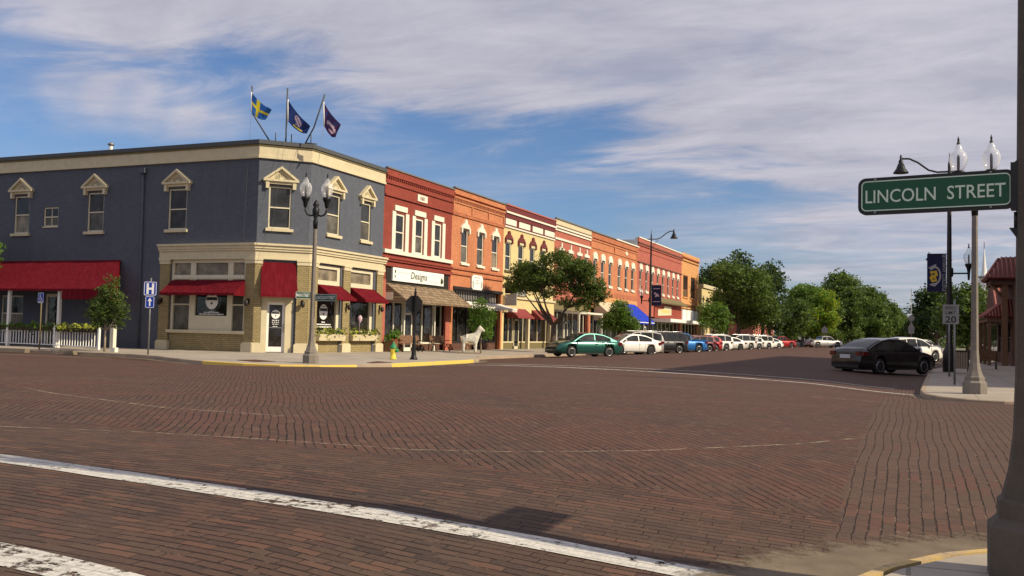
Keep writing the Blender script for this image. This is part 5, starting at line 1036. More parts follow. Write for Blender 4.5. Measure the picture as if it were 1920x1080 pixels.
# ================================================================ STREET FURNITURE
def acorn(mb_base, mb_glass, c, s=1.):
    x, y, z = c
    mb_base.lathe((x, y, z), [(.05 * s, -.36 * s), (.07 * s, -.30 * s), (.09 * s, -.18 * s), (.15 * s, -.06 * s), (.16 * s, 0), (.12 * s, .03 * s)], 12); mb_base.lathe((x, y, z), [(.05 * s, .72 * s), (.035 * s, .76 * s), (.02 * s, .82 * s), (.03 * s, .84 * s), (.004, .93 * s)], 8)
    mb_base.lathe((x, y, z), [(.02 * s, .02), (.035 * s, .1 * s), (.035 * s, .40 * s), (.01, .45 * s)], 8)
    mb_glass.lathe((x, y, z), [(.11 * s, .02 * s), (.17 * s, .12 * s), (.215 * s, .27 * s), (.215 * s, .38 * s), (.17 * s, .50 * s), (.10 * s, .55 * s), (.095 * s, .62 * s), (.05 * s, .70 * s), (.045 * s, .73 * s)], 20)
def acorn_lamp(x, y, label, ang=0., base='concrete_post', H=4.75, zg=None, phs=0.):
    z = zs(x, y) if zg is None else zg; t = thing('street_lamp', label, 'street lamp', (x, y, z), 'double globe street lamps')
    mb = MB(); mb.lathe((x, y, z), [(.30, 0), (.30, .28), (.245, .33), (.245, .42), (.215, .44), (.16, .58), (.12, .78), (.098, 1.1), (.072, H), (.06, H + .02)], 8, smooth=False, ph=math.pi / 8 + phs); mb.build('post', base, t)
    ca, sa = math.cos(ang), math.sin(ang); mb = MB(); mb.lathe((x, y, z), [(.075, H - .02), (.09, H + .25), (.06, H + .35), (.12, H + .55), (.13, H + .7), (.08, H + .78), (.12, H + .86), (.06, H + .98), (.01, H + 1.05)], 12)
    gl = []
    for s_ in (-1, 1):
        pts = [(x + ca * d * s_, y + sa * d * s_, z + H + hh) for d, hh in ((.05, .50), (.18, .46), (.30, .50), (.37, .62), (.38, .82))]; mb.tube(pts, .035, 8); gl.append((x + ca * .38 * s_, y + sa * .38 * s_, z + H + 1.12))
    mb.build('arms', 'black_metal', t)
    for c in gl:
        mg = MB(); m2 = MB(); acorn(m2, mg, c); g2 = m2.build('lantern_base', 'black_metal', t); mg.build('glass_globe', 'lamp_glass', g2, norm=False)
    return t
L1 = acorn_lamp(-19.9, 28.7, 'double globe street lamp with small green street signs in front of the corner door', ang=.62, H=4.88)
L2_ = acorn_lamp(1.53, 26.7, 'double globe lamp on a stone coloured post, behind the big green sign', ang=-.02, H=4.55)
# near post with the big green sign
SX, SY = .665, 5.95; SZ = zs(SX, SY)
L3 = thing('street_lamp', 'nearest concrete lamp post at the right edge, carrying the big green sign', 'street lamp', (SX, SY, SZ), 'double globe street lamps')
mb = MB(); mb.lathe((SX, SY, SZ), [(.275, 0), (.275, .28), (.225, .33), (.225, .42), (.20, .44), (.165, .58), (.14, .78), (.128, 1.1), (.098, 4.6), (.09, 4.62)], 8, smooth=False, ph=math.pi / 8); mb.build('post', 'post_shaded', L3)  # concrete darkened: the post's shaded side is put into its colour
mb = MB(); mb.lathe((SX, SY, SZ), [(.10, 4.55), (.12, 4.85), (.08, 4.95), (.14, 5.2), (.08, 5.4), (.02, 5.6)], 12)
for s_ in (-1, 1): mb.tube([(SX + d * s_, SY, SZ + 4.6 + hh) for d, hh in ((.05, .50), (.18, .46), (.30, .50), (.37, .62), (.38, .82))], .035, 8)
mb.build('arms', 'black_metal', L3)
for s_ in (-1, 1):
    mg = MB(); m2 = MB(); acorn(m2, mg, (SX + .38 * s_, SY, SZ + 5.72)); g2 = m2.build('lantern_base', 'black_metal', L3); mg.build('glass_globe', 'lamp_glass', g2, norm=False)
def rrect(u0, u1, z0, z1, r, k=6):
    o = []
    for cx, cz, a0 in ((u1 - r, z1 - r, 0), (u0 + r, z1 - r, 90), (u0 + r, z0 + r, 180), (u1 - r, z0 + r, 270)):
        for i in range(k + 1): a = R(a0 + 90 * i / k); o.append((cx + r * math.cos(a), cz + r * math.sin(a)))
    return o
def rframe(mb, fr, u0, u1, z0, z1, r, w_, n):
    a = rrect(u0, u1, z0, z1, r); b = rrect(u0 + w_, u1 - w_, z0 + w_, z1 - w_, max(.001, r - w_))
    for i in range(len(a)):
        j = (i + 1) % len(a); mb.quadv([fr(a[i][0], n, a[i][1]), fr(a[j][0], n, a[j][1]), fr(b[j][0], n, b[j][1]), fr(b[i][0], n, b[i][1])])
FS = F((.545 - .545 * math.cos(R(10)), SY + .545 * math.sin(R(10)), 0), (math.cos(R(10)), -math.sin(R(10)), 0), (-math.sin(R(10)), -math.cos(R(10)), 0))
sa_, sb_, sz0, sz1 = -.30, .545, 2.212, 2.434
s_ = thing('street_sign', 'big green sign reading LINCOLN STREET with a black frame, fixed to the nearest lamp post', 'sign', (.1, SY, sz0), 'green street name signs')
MB().prism(FS, rrect(sa_, sb_, sz0, sz1, .045), -.018, .018).build('frame', 'sign_black', s_); f_ = MB().prism(FS, rrect(sa_ + .018, sb_ - .018, sz0 + .018, sz1 - .018, .032), .0185, .022).build('face', 'sign_green', s_)
mb = MB(); rframe(mb, FS, sa_ + .020, sb_ - .019, sz0 + .020, sz1 - .020, .030, .0065, .0235); mb.build('border', 'letter_green', s_, norm=False)
mb = MB()
for u_ in (sa_ + .10, sb_ - .12):
    for z_ in (sz0 + .012, sz1 - .012): mb.tube([FS(u_, .02, z_), FS(u_, .028, z_)], .007, 8)
mb.build('bolts', 'grey_metal', s_)
text('lettering', 'LINCOLN  STREET', FS, (sa_ + sb_) / 2 + .0, 2.281, .0235, .080, 'letter_green', s_, 1, .006, .001, fit=.755)
mb = MB(); mb.box(FS, sb_ - .02, sb_ + .03, -.035, .035, sz0 - .01, sz1 + .035); mb.tube([FS(sb_ + .03, 0, sz1 + .03), FS(sb_ + .015, 0, sz1 + .05)], .03, 8); mb.tube([FS(.55, 0, sz0 - .02), FS(.55, 0, sz0 - .12)], .012, 8); mb.prism(FS, [(.515, sz0 - .11), (.60, sz0 - .11), (.60, sz0 - .24)], -.02, .02); mb.build('bracket', 'sign_black', s_)
# perpendicular sign on the far side of the same post, out over the street
# small green signs on the far lamp
cx, cy = -19.9, 28.7
def small_sign(u0, u1, txt, label, zc, dirv, nv):
    fr = F((cx, cy, 0), dirv, nv); t = thing('street_sign', label, 'sign', fr((u0 + u1) / 2, 0, zc), 'green street name signs')
    MB().prism(fr, rrect(u0, u1, zc - .13, zc + .13, .03), -.015, .015).build('blade', 'sign_green', t); mb = MB(); rframe(mb, fr, u0 + .012, u1 - .012, zc - .118, zc + .118, .025, .010, .0165); mb.build('border', 'sign_white', t, norm=False)
    text('lettering', txt, fr, (u0 + u1) / 2, zc - .055, .0165, .12, 'sign_white', t, 1, .010, .001, fit=(u1 - u0) * .88)
dv = Vector((math.cos(.6), math.sin(.6), 0)); nv = Vector((dv.y, -dv.x, 0))
small_sign(-.62, -.09, 'MAIN STREET', 'small green sign reading MAIN STREET on the left of the far corner lamp', 2.62, dv, nv); small_sign(.11, 1.0, 'LINCOLN STREET', 'small green sign reading LINCOLN STREET on the right of the far corner lamp', 2.55, (1, 0, 0), (0, -1, 0))
# tall lamps with hanging bell shades
def tall_lamp(x, y, label, s_, H=9.6, banner=None, acorn_side=-1, base=True, reach=2.0):
    z = zs(x, y); t = thing('tall_street_lamp', label, 'street lamp', (x, y, z), 'tall street lamps with bell shades')
    mb = MB(); mb.lathe((x, y, z), [(.26, 0), (.26, .9), (.20, 1.0), (.17, 1.06), (.13, 1.3), (.115, 2.2), (.095, 6), (.065, H), (.03, H + .12), (.01, H + .5)] if base else [(.16, 0), (.12, .6), (.07, H), (.01, H + .3)], 12, smooth=True); mb.build('pole', 'dark_metal', t)
    pts = [(x - .35 * s_, y, z + H - .35), (x + .5 * s_, y, z + H - .36), (x + .85 * s_, y, z + H - .25), (x + 1.3 * s_, y, z + H + .12), (x + 1.65 * s_, y, z + H + .30), (x + reach * s_, y, z + H + .32)]
    mb = MB(); mb.tube(pts, .042, 8); mb.tube([(x + .1 * s_, y, z + H - 1.1), (x + .35 * s_, y, z + H - .7), (x + .65 * s_, y, z + H - .42)], .018, 6); mb.build('arm', 'dark_metal', t)
    ex = x + reach * s_; mb = MB(); mb.lathe((ex, y, z + H), [(.01, .52), (.05, .42), (.05, .30), (.10, .22), (.10, .10), (.13, .08), (.20, -.12), (.32, -.30), (.34, -.34), (.30, -.34)], 16); mb.build('bell_shade', 'black_metal', t)
    if acorn_side:
        c = (x + .78 * acorn_side, y, z + 4.75); mb = MB(); mb.tube([(x, y, z + 4.35), (x + .78 * acorn_side, y, z + 4.35)], .035, 8); mb.lathe((x + .10 * acorn_side, y, z + 4.2), [(.05, 0), (.07, .1), (.07, .3), (.05, .4)], 8); mb.tube([(c[0], y, z + 4.05), (c[0], y, z + 4.5)], [.04, .07], 8); mb.build('side_arm', 'black_metal', t)
        mg = MB(); m2 = MB(); acorn(m2, mg, c); g2 = m2.build('lantern_base', 'black_metal', t); mg.build('glass_globe', 'lamp_glass', g2, norm=False)
    return t
tall_lamp(1.62, 46.0, 'tall dark lamp post with bell shade and navy college banner on the right pavement', -1, H=9.25, acorn_side=1)
def banner(x, y, s_, zt, zb, wd, kind, label, wbk=None):
    z = zs(x, y); fr = F((x, y, 0), (1, 0, 0), (0, -1, 0)); u0, u1 = (.12 * s_, (.12 + wd) * s_) if s_ > 0 else ((.12 + wd) * s_, .12 * s_)
    t = thing('banner', label, 'banner', fr((u0 + u1) / 2, 0, zb)); MB().box(fr, min(u0, u1), max(u0, u1), -.008, .008, zb, zt).build('cloth', 'banner_navy', t)
    mb = MB(); mb.tube([fr(0, 0, zt + .01), fr(u0 if s_ < 0 else u1, 0, zt + .01)], .02, 6); mb.tube([fr(0, 0, zb - .01), fr(u0 if s_ < 0 else u1, 0, zb - .01)], .02, 6); mb.build('rods', 'dark_metal', t)
    uc = (u0 + u1) / 2
    if kind == 'college':
        # lettering reads downwards along the right edge
        class G:
            def __init__(s): pass
            def __call__(s, u, n, z): return fr(u1 - .155 + z, n, (zt + zb) / 2 - u)
        text('lettering', 'BETHANY COLLEGE', G(), 0, -.0, .008, .15, 'sign_grey', t, .92, .008, .004)
        uc = u0 + .33; zc = (zt + zb) / 2 - .12
        mb = MB(); mb.prism(fr, [(uc - .02 + .27 * math.cos(a), zc + .42 * math.sin(a)) for a in [R(i) for i in range(-100, 101, 20)]] + [(uc - .0 + .17 * math.cos(a), zc + .33 * math.sin(a)) for a in [R(i) for i in range(100, -101, -20)]], .008, .014); mb.prism(fr, [(uc - .28, zc + .35), (uc + .05, zc + .52), (uc + .02, zc + .38), (uc - .16, zc + .22)], .008, .013)
        mb.prism(fr, [(uc - .25, zc - .42), (uc - .02, zc - .5), (uc + .1, zc - .38), (uc - .1, zc - .33)], .008, .013); mb.build('emblem_outline', 'sign_grey', t)
        mb = MB(); mb.prism(fr, [(uc - .22, zc + .18), (uc + .06, zc + .22), (uc + .12, zc + .0), (uc + .03, zc - .05), (uc + .08, zc - .26), (uc - .14, zc - .30), (uc - .24, zc - .1), (uc - .16, zc + .0)], .008, .015); mb.build('emblem_face', 'gold', t)
        mb = MB(); mb.prism(fr, [(uc - .16, zc + .08), (uc - .02, zc + .10), (uc - .02, zc + .03), (uc - .14, zc + .03)], .015, .018); mb.prism(fr, [(uc - .14, zc - .15), (uc + .0, zc - .13), (uc - .03, zc - .2)], .015, .018); mb.build('emblem_features', 'banner_navy', t)
    else:
        mb = MB(); mb.box(fr, uc - .3, uc + .3, .008, .012, zt - .32, zt - .26); mb.box(fr, uc - .3, uc + .3, .008, .012, zb + .30, zb + .36)
        for a, b_, r_ in ((-.12, .12, .12), (.05, 0, .14), (-.05, -.12, .1), (.16, -.1, .09)): mb.prism(fr, [(uc + a + r_ * math.cos(q), (zt + zb) / 2 + .05 + b_ + r_ * .8 * math.sin(q)) for q in [i * .9 for i in range(7)]], .008, .012 + r_ * .01)
        mb.build('emblem', 'flag_pale', t)
    return t
banner(1.62, 46.0, -1, 5.38, 3.72, .78, 'college', 'navy banner reading BETHANY COLLEGE with a yellow and grey warrior head emblem')
tall_lamp(-20.85, 80.6, 'tall dark lamp post with bell shade and navy banner standing behind the parked cars', 1, H=10.1, acorn_side=-1)
banner(-20.85, 80.6, 1, 5.85, 4.1, .85, 'plain', 'navy banner with a pale emblem on the tall lamp post behind the parked cars')
tall_lamp(3.6, 104.0, 'tall lamp post with bell shade seen in the distance past the college banner', -1, H=9.9, acorn_side=0, reach=1.8)
tall_lamp(4.2, 165.0, 'farthest tall lamp post with bell shade, low behind the college banner', -1, H=9.3, acorn_side=0, reach=2.0)
# signs
def post_sign(name, label, x, y, H, r, mat='grey_metal', cat='sign', fr=None):
    z = zs(x, y) - .01; t = thing(name, label, cat, (x, y, z)); MB().tube([(x, y, z), (x, y, z + H)], r, 8).build('post', mat, t); return t, F((x, y, z), (1, 0, 0), (0, -1, 0))
t, fr = post_sign('hospital_sign', 'blue hospital sign with a white H above a small arrow plate', -29.62, 30.9, 3.25, .035)
fr = F(fr.o, (.90, .43, 0), (.43, -.90, 0))
MB().prism(fr, rrect(-.27, .27, 2.50, 3.10, .06), .04, .055).build('plate', 'sign_blue', t); mb = MB(); rframe(mb, fr, -.255, .255, 2.515, 3.085, .05, .022, .0565); mb.build('border', 'sign_white', t, norm=False)
mb = MB(); mb.box(fr, -.155, -.065, .055, .06, 2.57, 3.02).box(fr, .065, .155, .055, .06, 2.57, 3.02).box(fr, -.065, .065, .055, .06, 2.75, 2.84); mb.build('letter_h', 'sign_white', t)
MB().prism(fr, rrect(-.19, .19, 1.98, 2.48, .05), .04, .055).build('arrow_plate', 'sign_blue', t); mb = MB(); rframe(mb, fr, -.178, .178, 1.992, 2.468, .04, .016, .0565); mb.build('border', 'sign_white', t, norm=False)
mb = MB(); mb.prism(fr, [(-.028, 2.06), (.028, 2.06), (.028, 2.27), (.09, 2.27), (0, 2.41), (-.09, 2.27), (-.028, 2.27)], .055, .06); mb.build('arrow', 'sign_white', t)
t, fr = post_sign('parking_sign', 'small blue wheelchair parking sign on a thin post in front of the porch railing', -36.75, 31.6, 2.6, .03, 'olive_trim')
MB().prism(fr, rrect(-.17, .17, 2.15, 2.62, .03), .04, .05).build('plate', 'sign_blue', t); mb = MB(); rframe(mb, fr, -.17, .17, 2.15, 2.62, .03, .018, .052); mb.build('border', 'sign_white', t, norm=False)
mb = MB()
for i in range(14):
    a0, a1 = R(110 + i * 16), R(126 + i * 16); mb.quadv([fr(-.01 + .075 * math.cos(a0), .052, 2.34 + .075 * math.sin(a0)), fr(-.01 + .075 * math.cos(a1), .052, 2.34 + .075 * math.sin(a1)), fr(-.01 + .055 * math.cos(a1), .052, 2.34 + .055 * math.sin(a1)), fr(-.01 + .055 * math.cos(a0), .052, 2.34 + .055 * math.sin(a0))])
mb.prism(fr, [(-.045 + .022 * math.cos(q), 2.54 + .022 * math.sin(q)) for q in [i * 1.05 for i in range(6)]], .05, .053); mb.box(fr, -.05, -.03, .05, .053, 2.38, 2.52); mb.box(fr, -.04, .05, .05, .053, 2.37, 2.395); mb.box(fr, .04, .06, .05, .053, 2.28, 2.39); mb.box(fr, .05, .10, .05, .053, 2.27, 2.29); mb.box(fr, -.04, .03, .05, .053, 2.44, 2.46); mb.box(fr, -.13, .13, .05, .053, 2.18, 2.215); mb.build('wheelchair_symbol', 'sign_white', t, norm=False)
x, y = -19.75, 36.1; z = zs(x, y); t = thing('stop_sign', 'dark back of an octagonal stop sign on a black fluted post beside the hydrant', 'sign', (x, y, z))
MB().lathe((x, y, z), [(.17, 0), (.17, .05), (.13, .09), (.10, .22), (.085, .5), (.065, .9), (.05, 1.0), (.05, 2.85), (.07, 2.9), (.03, 2.98), (.045, 3.03), (.005, 3.12)], 12).build('post', 'black_metal', t)
fr = F((x, y, z), (.80, .60, 0), (.60, -.80, 0)); MB().prism(fr, [(-.03 + .38 * math.cos(R(22.5 + 45 * i)), 2.42 + .38 * math.sin(R(22.5 + 45 * i))) for i in range(8)], -.07, -.05).build('octagon', 'black_metal', t); MB().box(fr, -.06, .06, -.05, -.02, 2.1, 2.75).build('clamp', 'black_metal', t)
x, y = -20.25, 35.2; z = zs(x, y); t = thing('fire_hydrant', 'yellow fire hydrant with a green bonnet on the corner pavement', 'hydrant', (x, y, z))
MB().lathe((x, y, z), [(.15, 0), (.15, .05), (.115, .06), (.11, .40), (.13, .41), (.13, .46)], 14).build('barrel', 'hydrant_yellow', t); MB().lathe((x, y, z), [(.15, .46), (.15, .50), (.13, .54), (.09, .63), (.04, .67), (.035, .73), (.01, .74)], 14).build('bonnet', 'hydrant_green', t)
MB().tube([(x, y, z + .38), (x + .22, y + .05, z + .38)], [.07, .075], 10).build('nozzle', 'hydrant_green', t); MB().tube([(x, y, z + .36), (x + .05, y - .17, z + .36)], [.045, .055], 10).build('nozzle', 'hydrant_yellow', t)
t, fr = post_sign('speed_limit_sign', 'white speed limit 20 sign on a grey post on the right pavement', 1.28, 32.0, 2.62, .032)
MB().box(fr, -.34, .12, .03, .04, 1.86, 2.46).build('plate', 'sign_dimmed', t); text('word_speed', 'SPEED', fr, -.11, 2.31, .04, .10, 'sign_black', t, .85, .008, .002); text('word_limit', 'LIMIT', fr, -.11, 2.165, .04, .10, 'sign_black', t, .95, .008, .002); text('number', '20', fr, -.11, 1.91, .04, .20, 'sign_black', t, 1.15, .015, .002)  # white plate greyed, its shade put into the colour
t, fr = post_sign('sign_post', 'bare thin sign post with a small plate seen from behind, beside the speed limit sign', 1.40, 39.6, 2.7, .032); MB().box(fr, -.06, .2, -.04, -.03, 2.2, 2.6).build('plate', 'sign_grey', t)
t, fr = post_sign('round_sign_post', 'tall thin mast with a round sign and hanging plates far down the right kerb', .2, 118, 7.4, .035, 'grey_metal'); MB().prism(fr, [(.35 * math.cos(i * .5), 4.0 + .35 * math.sin(i * .5)) for i in range(13)], .06, .09).build('round_plate', 'sign_dimmed', t); MB().prism(fr, [(-.3, 2.2), (.3, 2.2), (.35, 2.9), (0, 3.6), (-.35, 2.9)], .06, .09).build('shield_plate', 'sign_dimmed', t)
t, fr = post_sign('oval_sign', 'pale oval business sign on two posts near the end of the parked row', -14.8, 172, 3.0, .08, 'sign_white'); MB().prism(fr, [(.9 * math.cos(i * .42), 4.1 + .95 * .62 * math.sin(i * .42)) for i in range(15)], -.1, .1).build('board', 'sign_grey', t); MB().tube([(-15.4, 172, .2), (-15.4, 172, 3.7)], .08, 6).build('post', 'sign_white', t)
for i in range(3): MB().box(fr, -.55 + .1 * i, .5 - .08 * i, .1, .12, 4.3 - i * .2, 4.36 - i * .2).build('lettering', 'letter_dark', t)
t, fr = post_sign('house_shaped_sign', 'small house shaped sign with grey face behind the black sedan', -12.6, 160, 2.3, .05, 'dark_metal'); MB().prism(fr, [(-.45, 2.3), (.45, 2.3), (.5, 2.9), (.2, 3.3), (0, 3.45), (-.2, 3.3), (-.5, 2.9)], .05, .1).build('board', 'sign_grey', t)
# traffic signal far away
# horse statue
x, y = -23.0, 48.6; z = zs(x, y); t = thing('horse_statue', 'speckled pale wooden horse statue standing on a low plinth on the pavement', 'statue', (x, y, z), local=True, rz=math.atan2(.42, .9)); 
MB().box(W0, -.62, .62, -.28, .28, 0, .06).build('plinth', 'wood_grey', t)
def skin(name, nodes, edges, mat, parent, sub=2):
    me = bpy.data.meshes.new(name); me.from_pydata([n[0] for n in nodes], edges, []); me.materials.append(MATS[mat]); o = bpy.data.objects.new(name, me); col.objects.link(o); o.parent = parent
    sk = o.modifiers.new('skin', 'SKIN'); sk.use_smooth_shade = True
    for i, n in enumerate(nodes): me.skin_vertices[0].data[i].radius = (n[1], n[1] if len(n) < 3 else n[2])
    me.skin_vertices[0].data[0].use_root = True; sb = o.modifiers.new('sub', 'SUBSURF'); sb.levels = sub; sb.render_levels = sub
    dg = bpy.context.evaluated_depsgraph_get(); me2 = bpy.data.meshes.new_from_object(o.evaluated_get(dg)); o.modifiers.clear(); o.data = me2; 
    for p in me2.polygons: p.use_smooth = True
    return o
nd = [((0, 0, .88), .20, .22), ((-.32, 0, .90), .20, .22), ((-.46, 0, .84), .12, .14), ((.28, 0, .92), .21, .23), ((.42, 0, 1.10), .16, .19), ((.50, 0, 1.30), .13, .16), ((.56, 0, 1.47), .10, .13), ((.70, 0, 1.38), .085, .09), ((.82, 0, 1.26), .075, .07),
      ((-.34, .14, .62), .11), ((-.36, .15, .35), .09), ((-.36, .15, .07), .095), ((-.34, -.14, .62), .11), ((-.36, -.15, .35), .09), ((-.36, -.15, .07), .095),
      ((.32, .13, .62), .11), ((.32, .14, .35), .09), ((.32, .14, .07), .095), ((.32, -.13, .62), .11), ((.32, -.14, .35), .09), ((.32, -.14, .07), .095), ((.54, .05, 1.62), .035), ((.54, -.05, 1.62), .035)]
ed = [(0, 1), (1, 2), (0, 3), (3, 4), (4, 5), (5, 6), (6, 7), (7, 8), (1, 9), (9, 10), (10, 11), (1, 12), (12, 13), (13, 14), (3, 15), (15, 16), (16, 17), (3, 18), (18, 19), (19, 20), (6, 21), (6, 22)]
skin('horse', nd, ed, 'statue_grey', t)
# benches
def bench(x, y, label, mat='wood_brown', ang=0.):
    z = zs(x, y); t = thing('bench', label, 'bench', (x, y, z), 'benches against the shop fronts', local=True, rz=ang)
    MB().box(W0, -.22, .22, -.7, .7, .42, .46).build('seat', mat, t); mb = MB(); mb.hexa([(-.26, -.7, .48), (-.22, -.7, .48), (-.22, .7, .48), (-.26, .7, .48), (-.38, -.7, .92), (-.34, -.7, .92), (-.34, .7, .92), (-.38, .7, .92)]); mb.build('backrest', mat, t)
    for yy in (-.62, .62):
        mb = MB(); mb.tube([(-.24, yy, .02), (-.02, yy, .44), (.2, yy, .02)], .03, 6); mb.tube([(-.24, yy, .44), (-.36, yy, .92)], .025, 6); mb.build('leg', 'dark_metal' if mat != 'wood_pale' else mat, t); MB().box(W0, -.26, .22, yy - .04, yy + .04, .62, .66).build('armrest', mat, t)
    return t
bench(-25.3, 45.9, 'brown bench beside the flower tub at the left end of the red shop', ang=-.5); bench(-25.4, 49.7, 'dark brown bench behind the stop sign under the shingled canopy', ang=-.15); bench(-25.4, 53.6, 'pale wooden chair-like bench behind the horse statue', 'wood_pale', ang=.1)
t = thing('planter_box', 'wooden tub of tall green plants and red flowers at the red shop', 'planter', (-26.0, 45.0, .25)); MB().box(W0, -26.35, -25.75, 44.75, 45.9, .25, .85).build('tub', 'wood_brown', t)
mb = MB(); leaves_on(mb, [(-26.05, 44.9 + i * .1, 1.05) for i in range(9)], 240, .11, (.12, .14, .16), .8); mb.build('leaves', 'leaf_fresh', t, norm=False); mb = MB(); leaves_on(mb, [(-25.9, 44.9 + i * .1, .88) for i in range(9)], 90, .05, (.1, .12, .05)); mb.build('flowers', 'flower_red', t, norm=False)
# porch railing with plants
def rail_run(x0, y0, x1, y1, n, label, mats):
    z = zs(x0, y0) + .02; t = thing('porch_railing', label, 'railing', (x0, y0, z), 'white porch railings'); dx, dy = x1 - x0, y1 - y0; fr = F((x0, y0, 0), (dx, dy, 0), (dy, -dx, 0)); L = math.hypot(dx, dy)
    for u in (0.0, L): MB().box(fr, u - .05, u + .05, -.05, .05, z, z + 1.05).build('end_post', 'white_plain', t)
    MB().box(fr, 0, L, -.03, .03, z + .88, z + .93).build('top_rail', 'white_plain', t); MB().box(fr, 0, L, -.03, .03, z + .10, z + .14).build('bottom_rail', 'white_plain', t)
    mb = MB()
    for i in range(n): u = L * (i + .5) / n; mb.box(fr, u - .018, u + .018, -.018, .018, z + .14, z + .88)
    mb.build('balusters', 'white_plain', t)
    p = thing('railing_planter', 'trough of ' + mats[1] + ' trailing plants hung on the ' + label.split(',')[0], 'planter', (x0, y0, z + .8), 'planters filled with plants'); MB().box(fr, .15, L - .15, -.14, .10, z + .78, z + .98).build('trough', 'soil', p)
    mb = MB(); leaves_on(mb, [fr(.2 + (L - .4) * i / 24, .02, z + 1.02 - .03 * (i % 3)) for i in range(25)], int(150 * L / 2), .085, (.10, .10, .085)); mb.build('plants', mats[0], p, norm=False)
    mb = MB(); leaves_on(mb, [fr(.2 + (L - .4) * i / 12, .12, z + .92) for i in range(13)], int(40 * L / 2), .07, (.10, .06, .12)); mb.build('plants', 'plant_dark', p, norm=False)
rail_run(-38.05, 33.6, -34.3, 32.7, 16, 'sunlit right-hand stretch of white railing, next to the small round tree', ('plant_yellow', 'bright yellow-green')); rail_run(-42.3, 33.9, -38.25, 33.75, 20, 'middle stretch of white railing, behind the wheelchair sign', ('leaf_fresh', 'fresh green')); rail_run(-49.5, 33.9, -42.4, 33.9, 34, 'shaded leftmost stretch of white railing, under the porch awning', ('leaf_mid', 'darker green'))
t = thing('bollard', 'short white wooden post by the dark wall, right of the small round tree', 'post', (-35.4, 34.6, .2)); MB().box(W0, -35.5, -35.28, 34.5, 34.7, .2, 1.35).box(W0, -35.53, -35.25, 34.47, 34.73, 1.35, 1.40).build('post', 'white_trim', t)
# wheel stops on the left kerb
for i, x in enumerate((-38.0, -34.3)):
    t = thing('wheel_stop', ['dark concrete block on the kerb at the left edge of the view', 'small dark block on the kerb below the round tree'][i], 'kerb block', (x, 31.0, .1)); mb = MB(); mb.prof(F((0, 31.0, 0), (1, 0, 0), (0, -1, 0)), [(-.16, .02), (.14, .02), (.10, .20), (-.12, .20)], x - (1.3 if i == 0 else .45), x + (1.2 if i == 0 else .4)); mb.build('block', 'apron_concrete', t)
# right pavement: bin, benches, planter
t = thing('litter_bin', 'slatted brown litter bin on four legs beside the speed limit sign', 'bin', (2.0, 43.4, zs(2, 43.4))); z = zs(2, 43.4)
MB().box(W0, 1.74, 2.24, 43.2, 43.7, z + .22, z + .92).build('box', 'wood_brown', t); MB().box(W0, 1.70, 2.28, 43.16, 43.74, z + .92, z + .97).build('lid', 'dark_metal', t)
for a, b_ in ((1.72, 43.18), (2.22, 43.18), (1.72, 43.68), (2.22, 43.68)): MB().box(W0, a, a + .05, b_, b_ + .05, z, z + .95).build('leg', 'dark_metal', t)
for i in range(5):
    MB().box(W0, 1.78 + i * .09, 1.84 + i * .09, 43.185, 43.2, z + .24, z + .90).build('slat', 'wood_grey', t)
bench(3.3, 52.0, 'dark bench on the right pavement behind the litter bin', ang=math.pi * .5)
t = thing('round_planter', 'dark round planter with a shrub beside the tile roofed building', 'planter', (4.6, 72, .22)); MB().lathe((4.6, 72, .24), [(.45, 0), (.6, .5), (.62, .7), (.5, .7)], 16).build('pot', 'wood_brown', t); mb = MB(); leaves_on(mb, [(4.6, 72, 1.1)], 240, .1, (.28, .28, .22)); mb.build('shrub', 'leaf_deep', t, norm=False)
t = thing('low_shrub', 'low green shrub by the wall of the tile roofed building', 'shrub', (5.7, 72.5, .22)); mb = MB(); leaves_on(mb, [(5.7, 72.5, .5), (6.0, 72.8, .4)], 300, .1, (.3, .3, .18)); mb.build('leaves', 'leaf_deep', t, norm=False)
for i, (x, y, lab) in enumerate(((-21.7, 61.0, 'slatted brown litter bin between the yellow shop and the big street tree'), )):
    z = zs(x, y); t = thing('litter_bin', lab, 'bin', (x, y, z)); MB().box(W0, x - .28, x + .28, y - .28, y + .28, z + .15, z + .95).build('box', 'wood_brown', t)
    for a in (-.3, .26):
        for b_ in (-.3, .26): MB().box(W0, x + a, x + a + .05, y + b_, y + b_ + .05, z, z + 1.0).build('leg', 'dark_metal', t)
t = thing('stone_block', 'small white block at the foot of the round tree by the railing', 'block', (-31.6, 31.8, .2)); z = zs(-32.5, 31.9); MB().box(W0, -32.65, -32.4, 31.8, 32.0, z, z + .2).build('block', 'white_trim', t)
t, fr = post_sign('roadside_plate', 'sign plate past the right edge, casting the dark patch on the bricks', 1.42, 5.85, 3.3, .03)
fr = F(fr.o, (0, 1, 0), (1, 0, 0)); MB().box(fr, .02, .78, .03, .05, 2.56, 2.90).build('plate', 'sign_grey', t)
# cellar grating and tactile ramp panels
for i, (pts, lab) in enumerate(((([(-23.2, 28.6), (-21.7, 27.9), (-21.3, 28.6), (-22.8, 29.3)]), 'dark red-brown ramp panel at the left of the corner lamp'), (([(-19.0, 31.0), (-18.7, 31.0), (-18.7, 32.6), (-19.5, 32.6)]), 'dark red-brown ramp panel between the yellow kerbs'))):
    t = thing('ramp_panel', lab, 'ramp panel', (*pts[0], .2)); mb = MB(); mb.quadv([(a, b_, zs(a, b_) + .012) for a, b_ in pts]); mb.build('panel', 'brown_brick', t, norm=False)
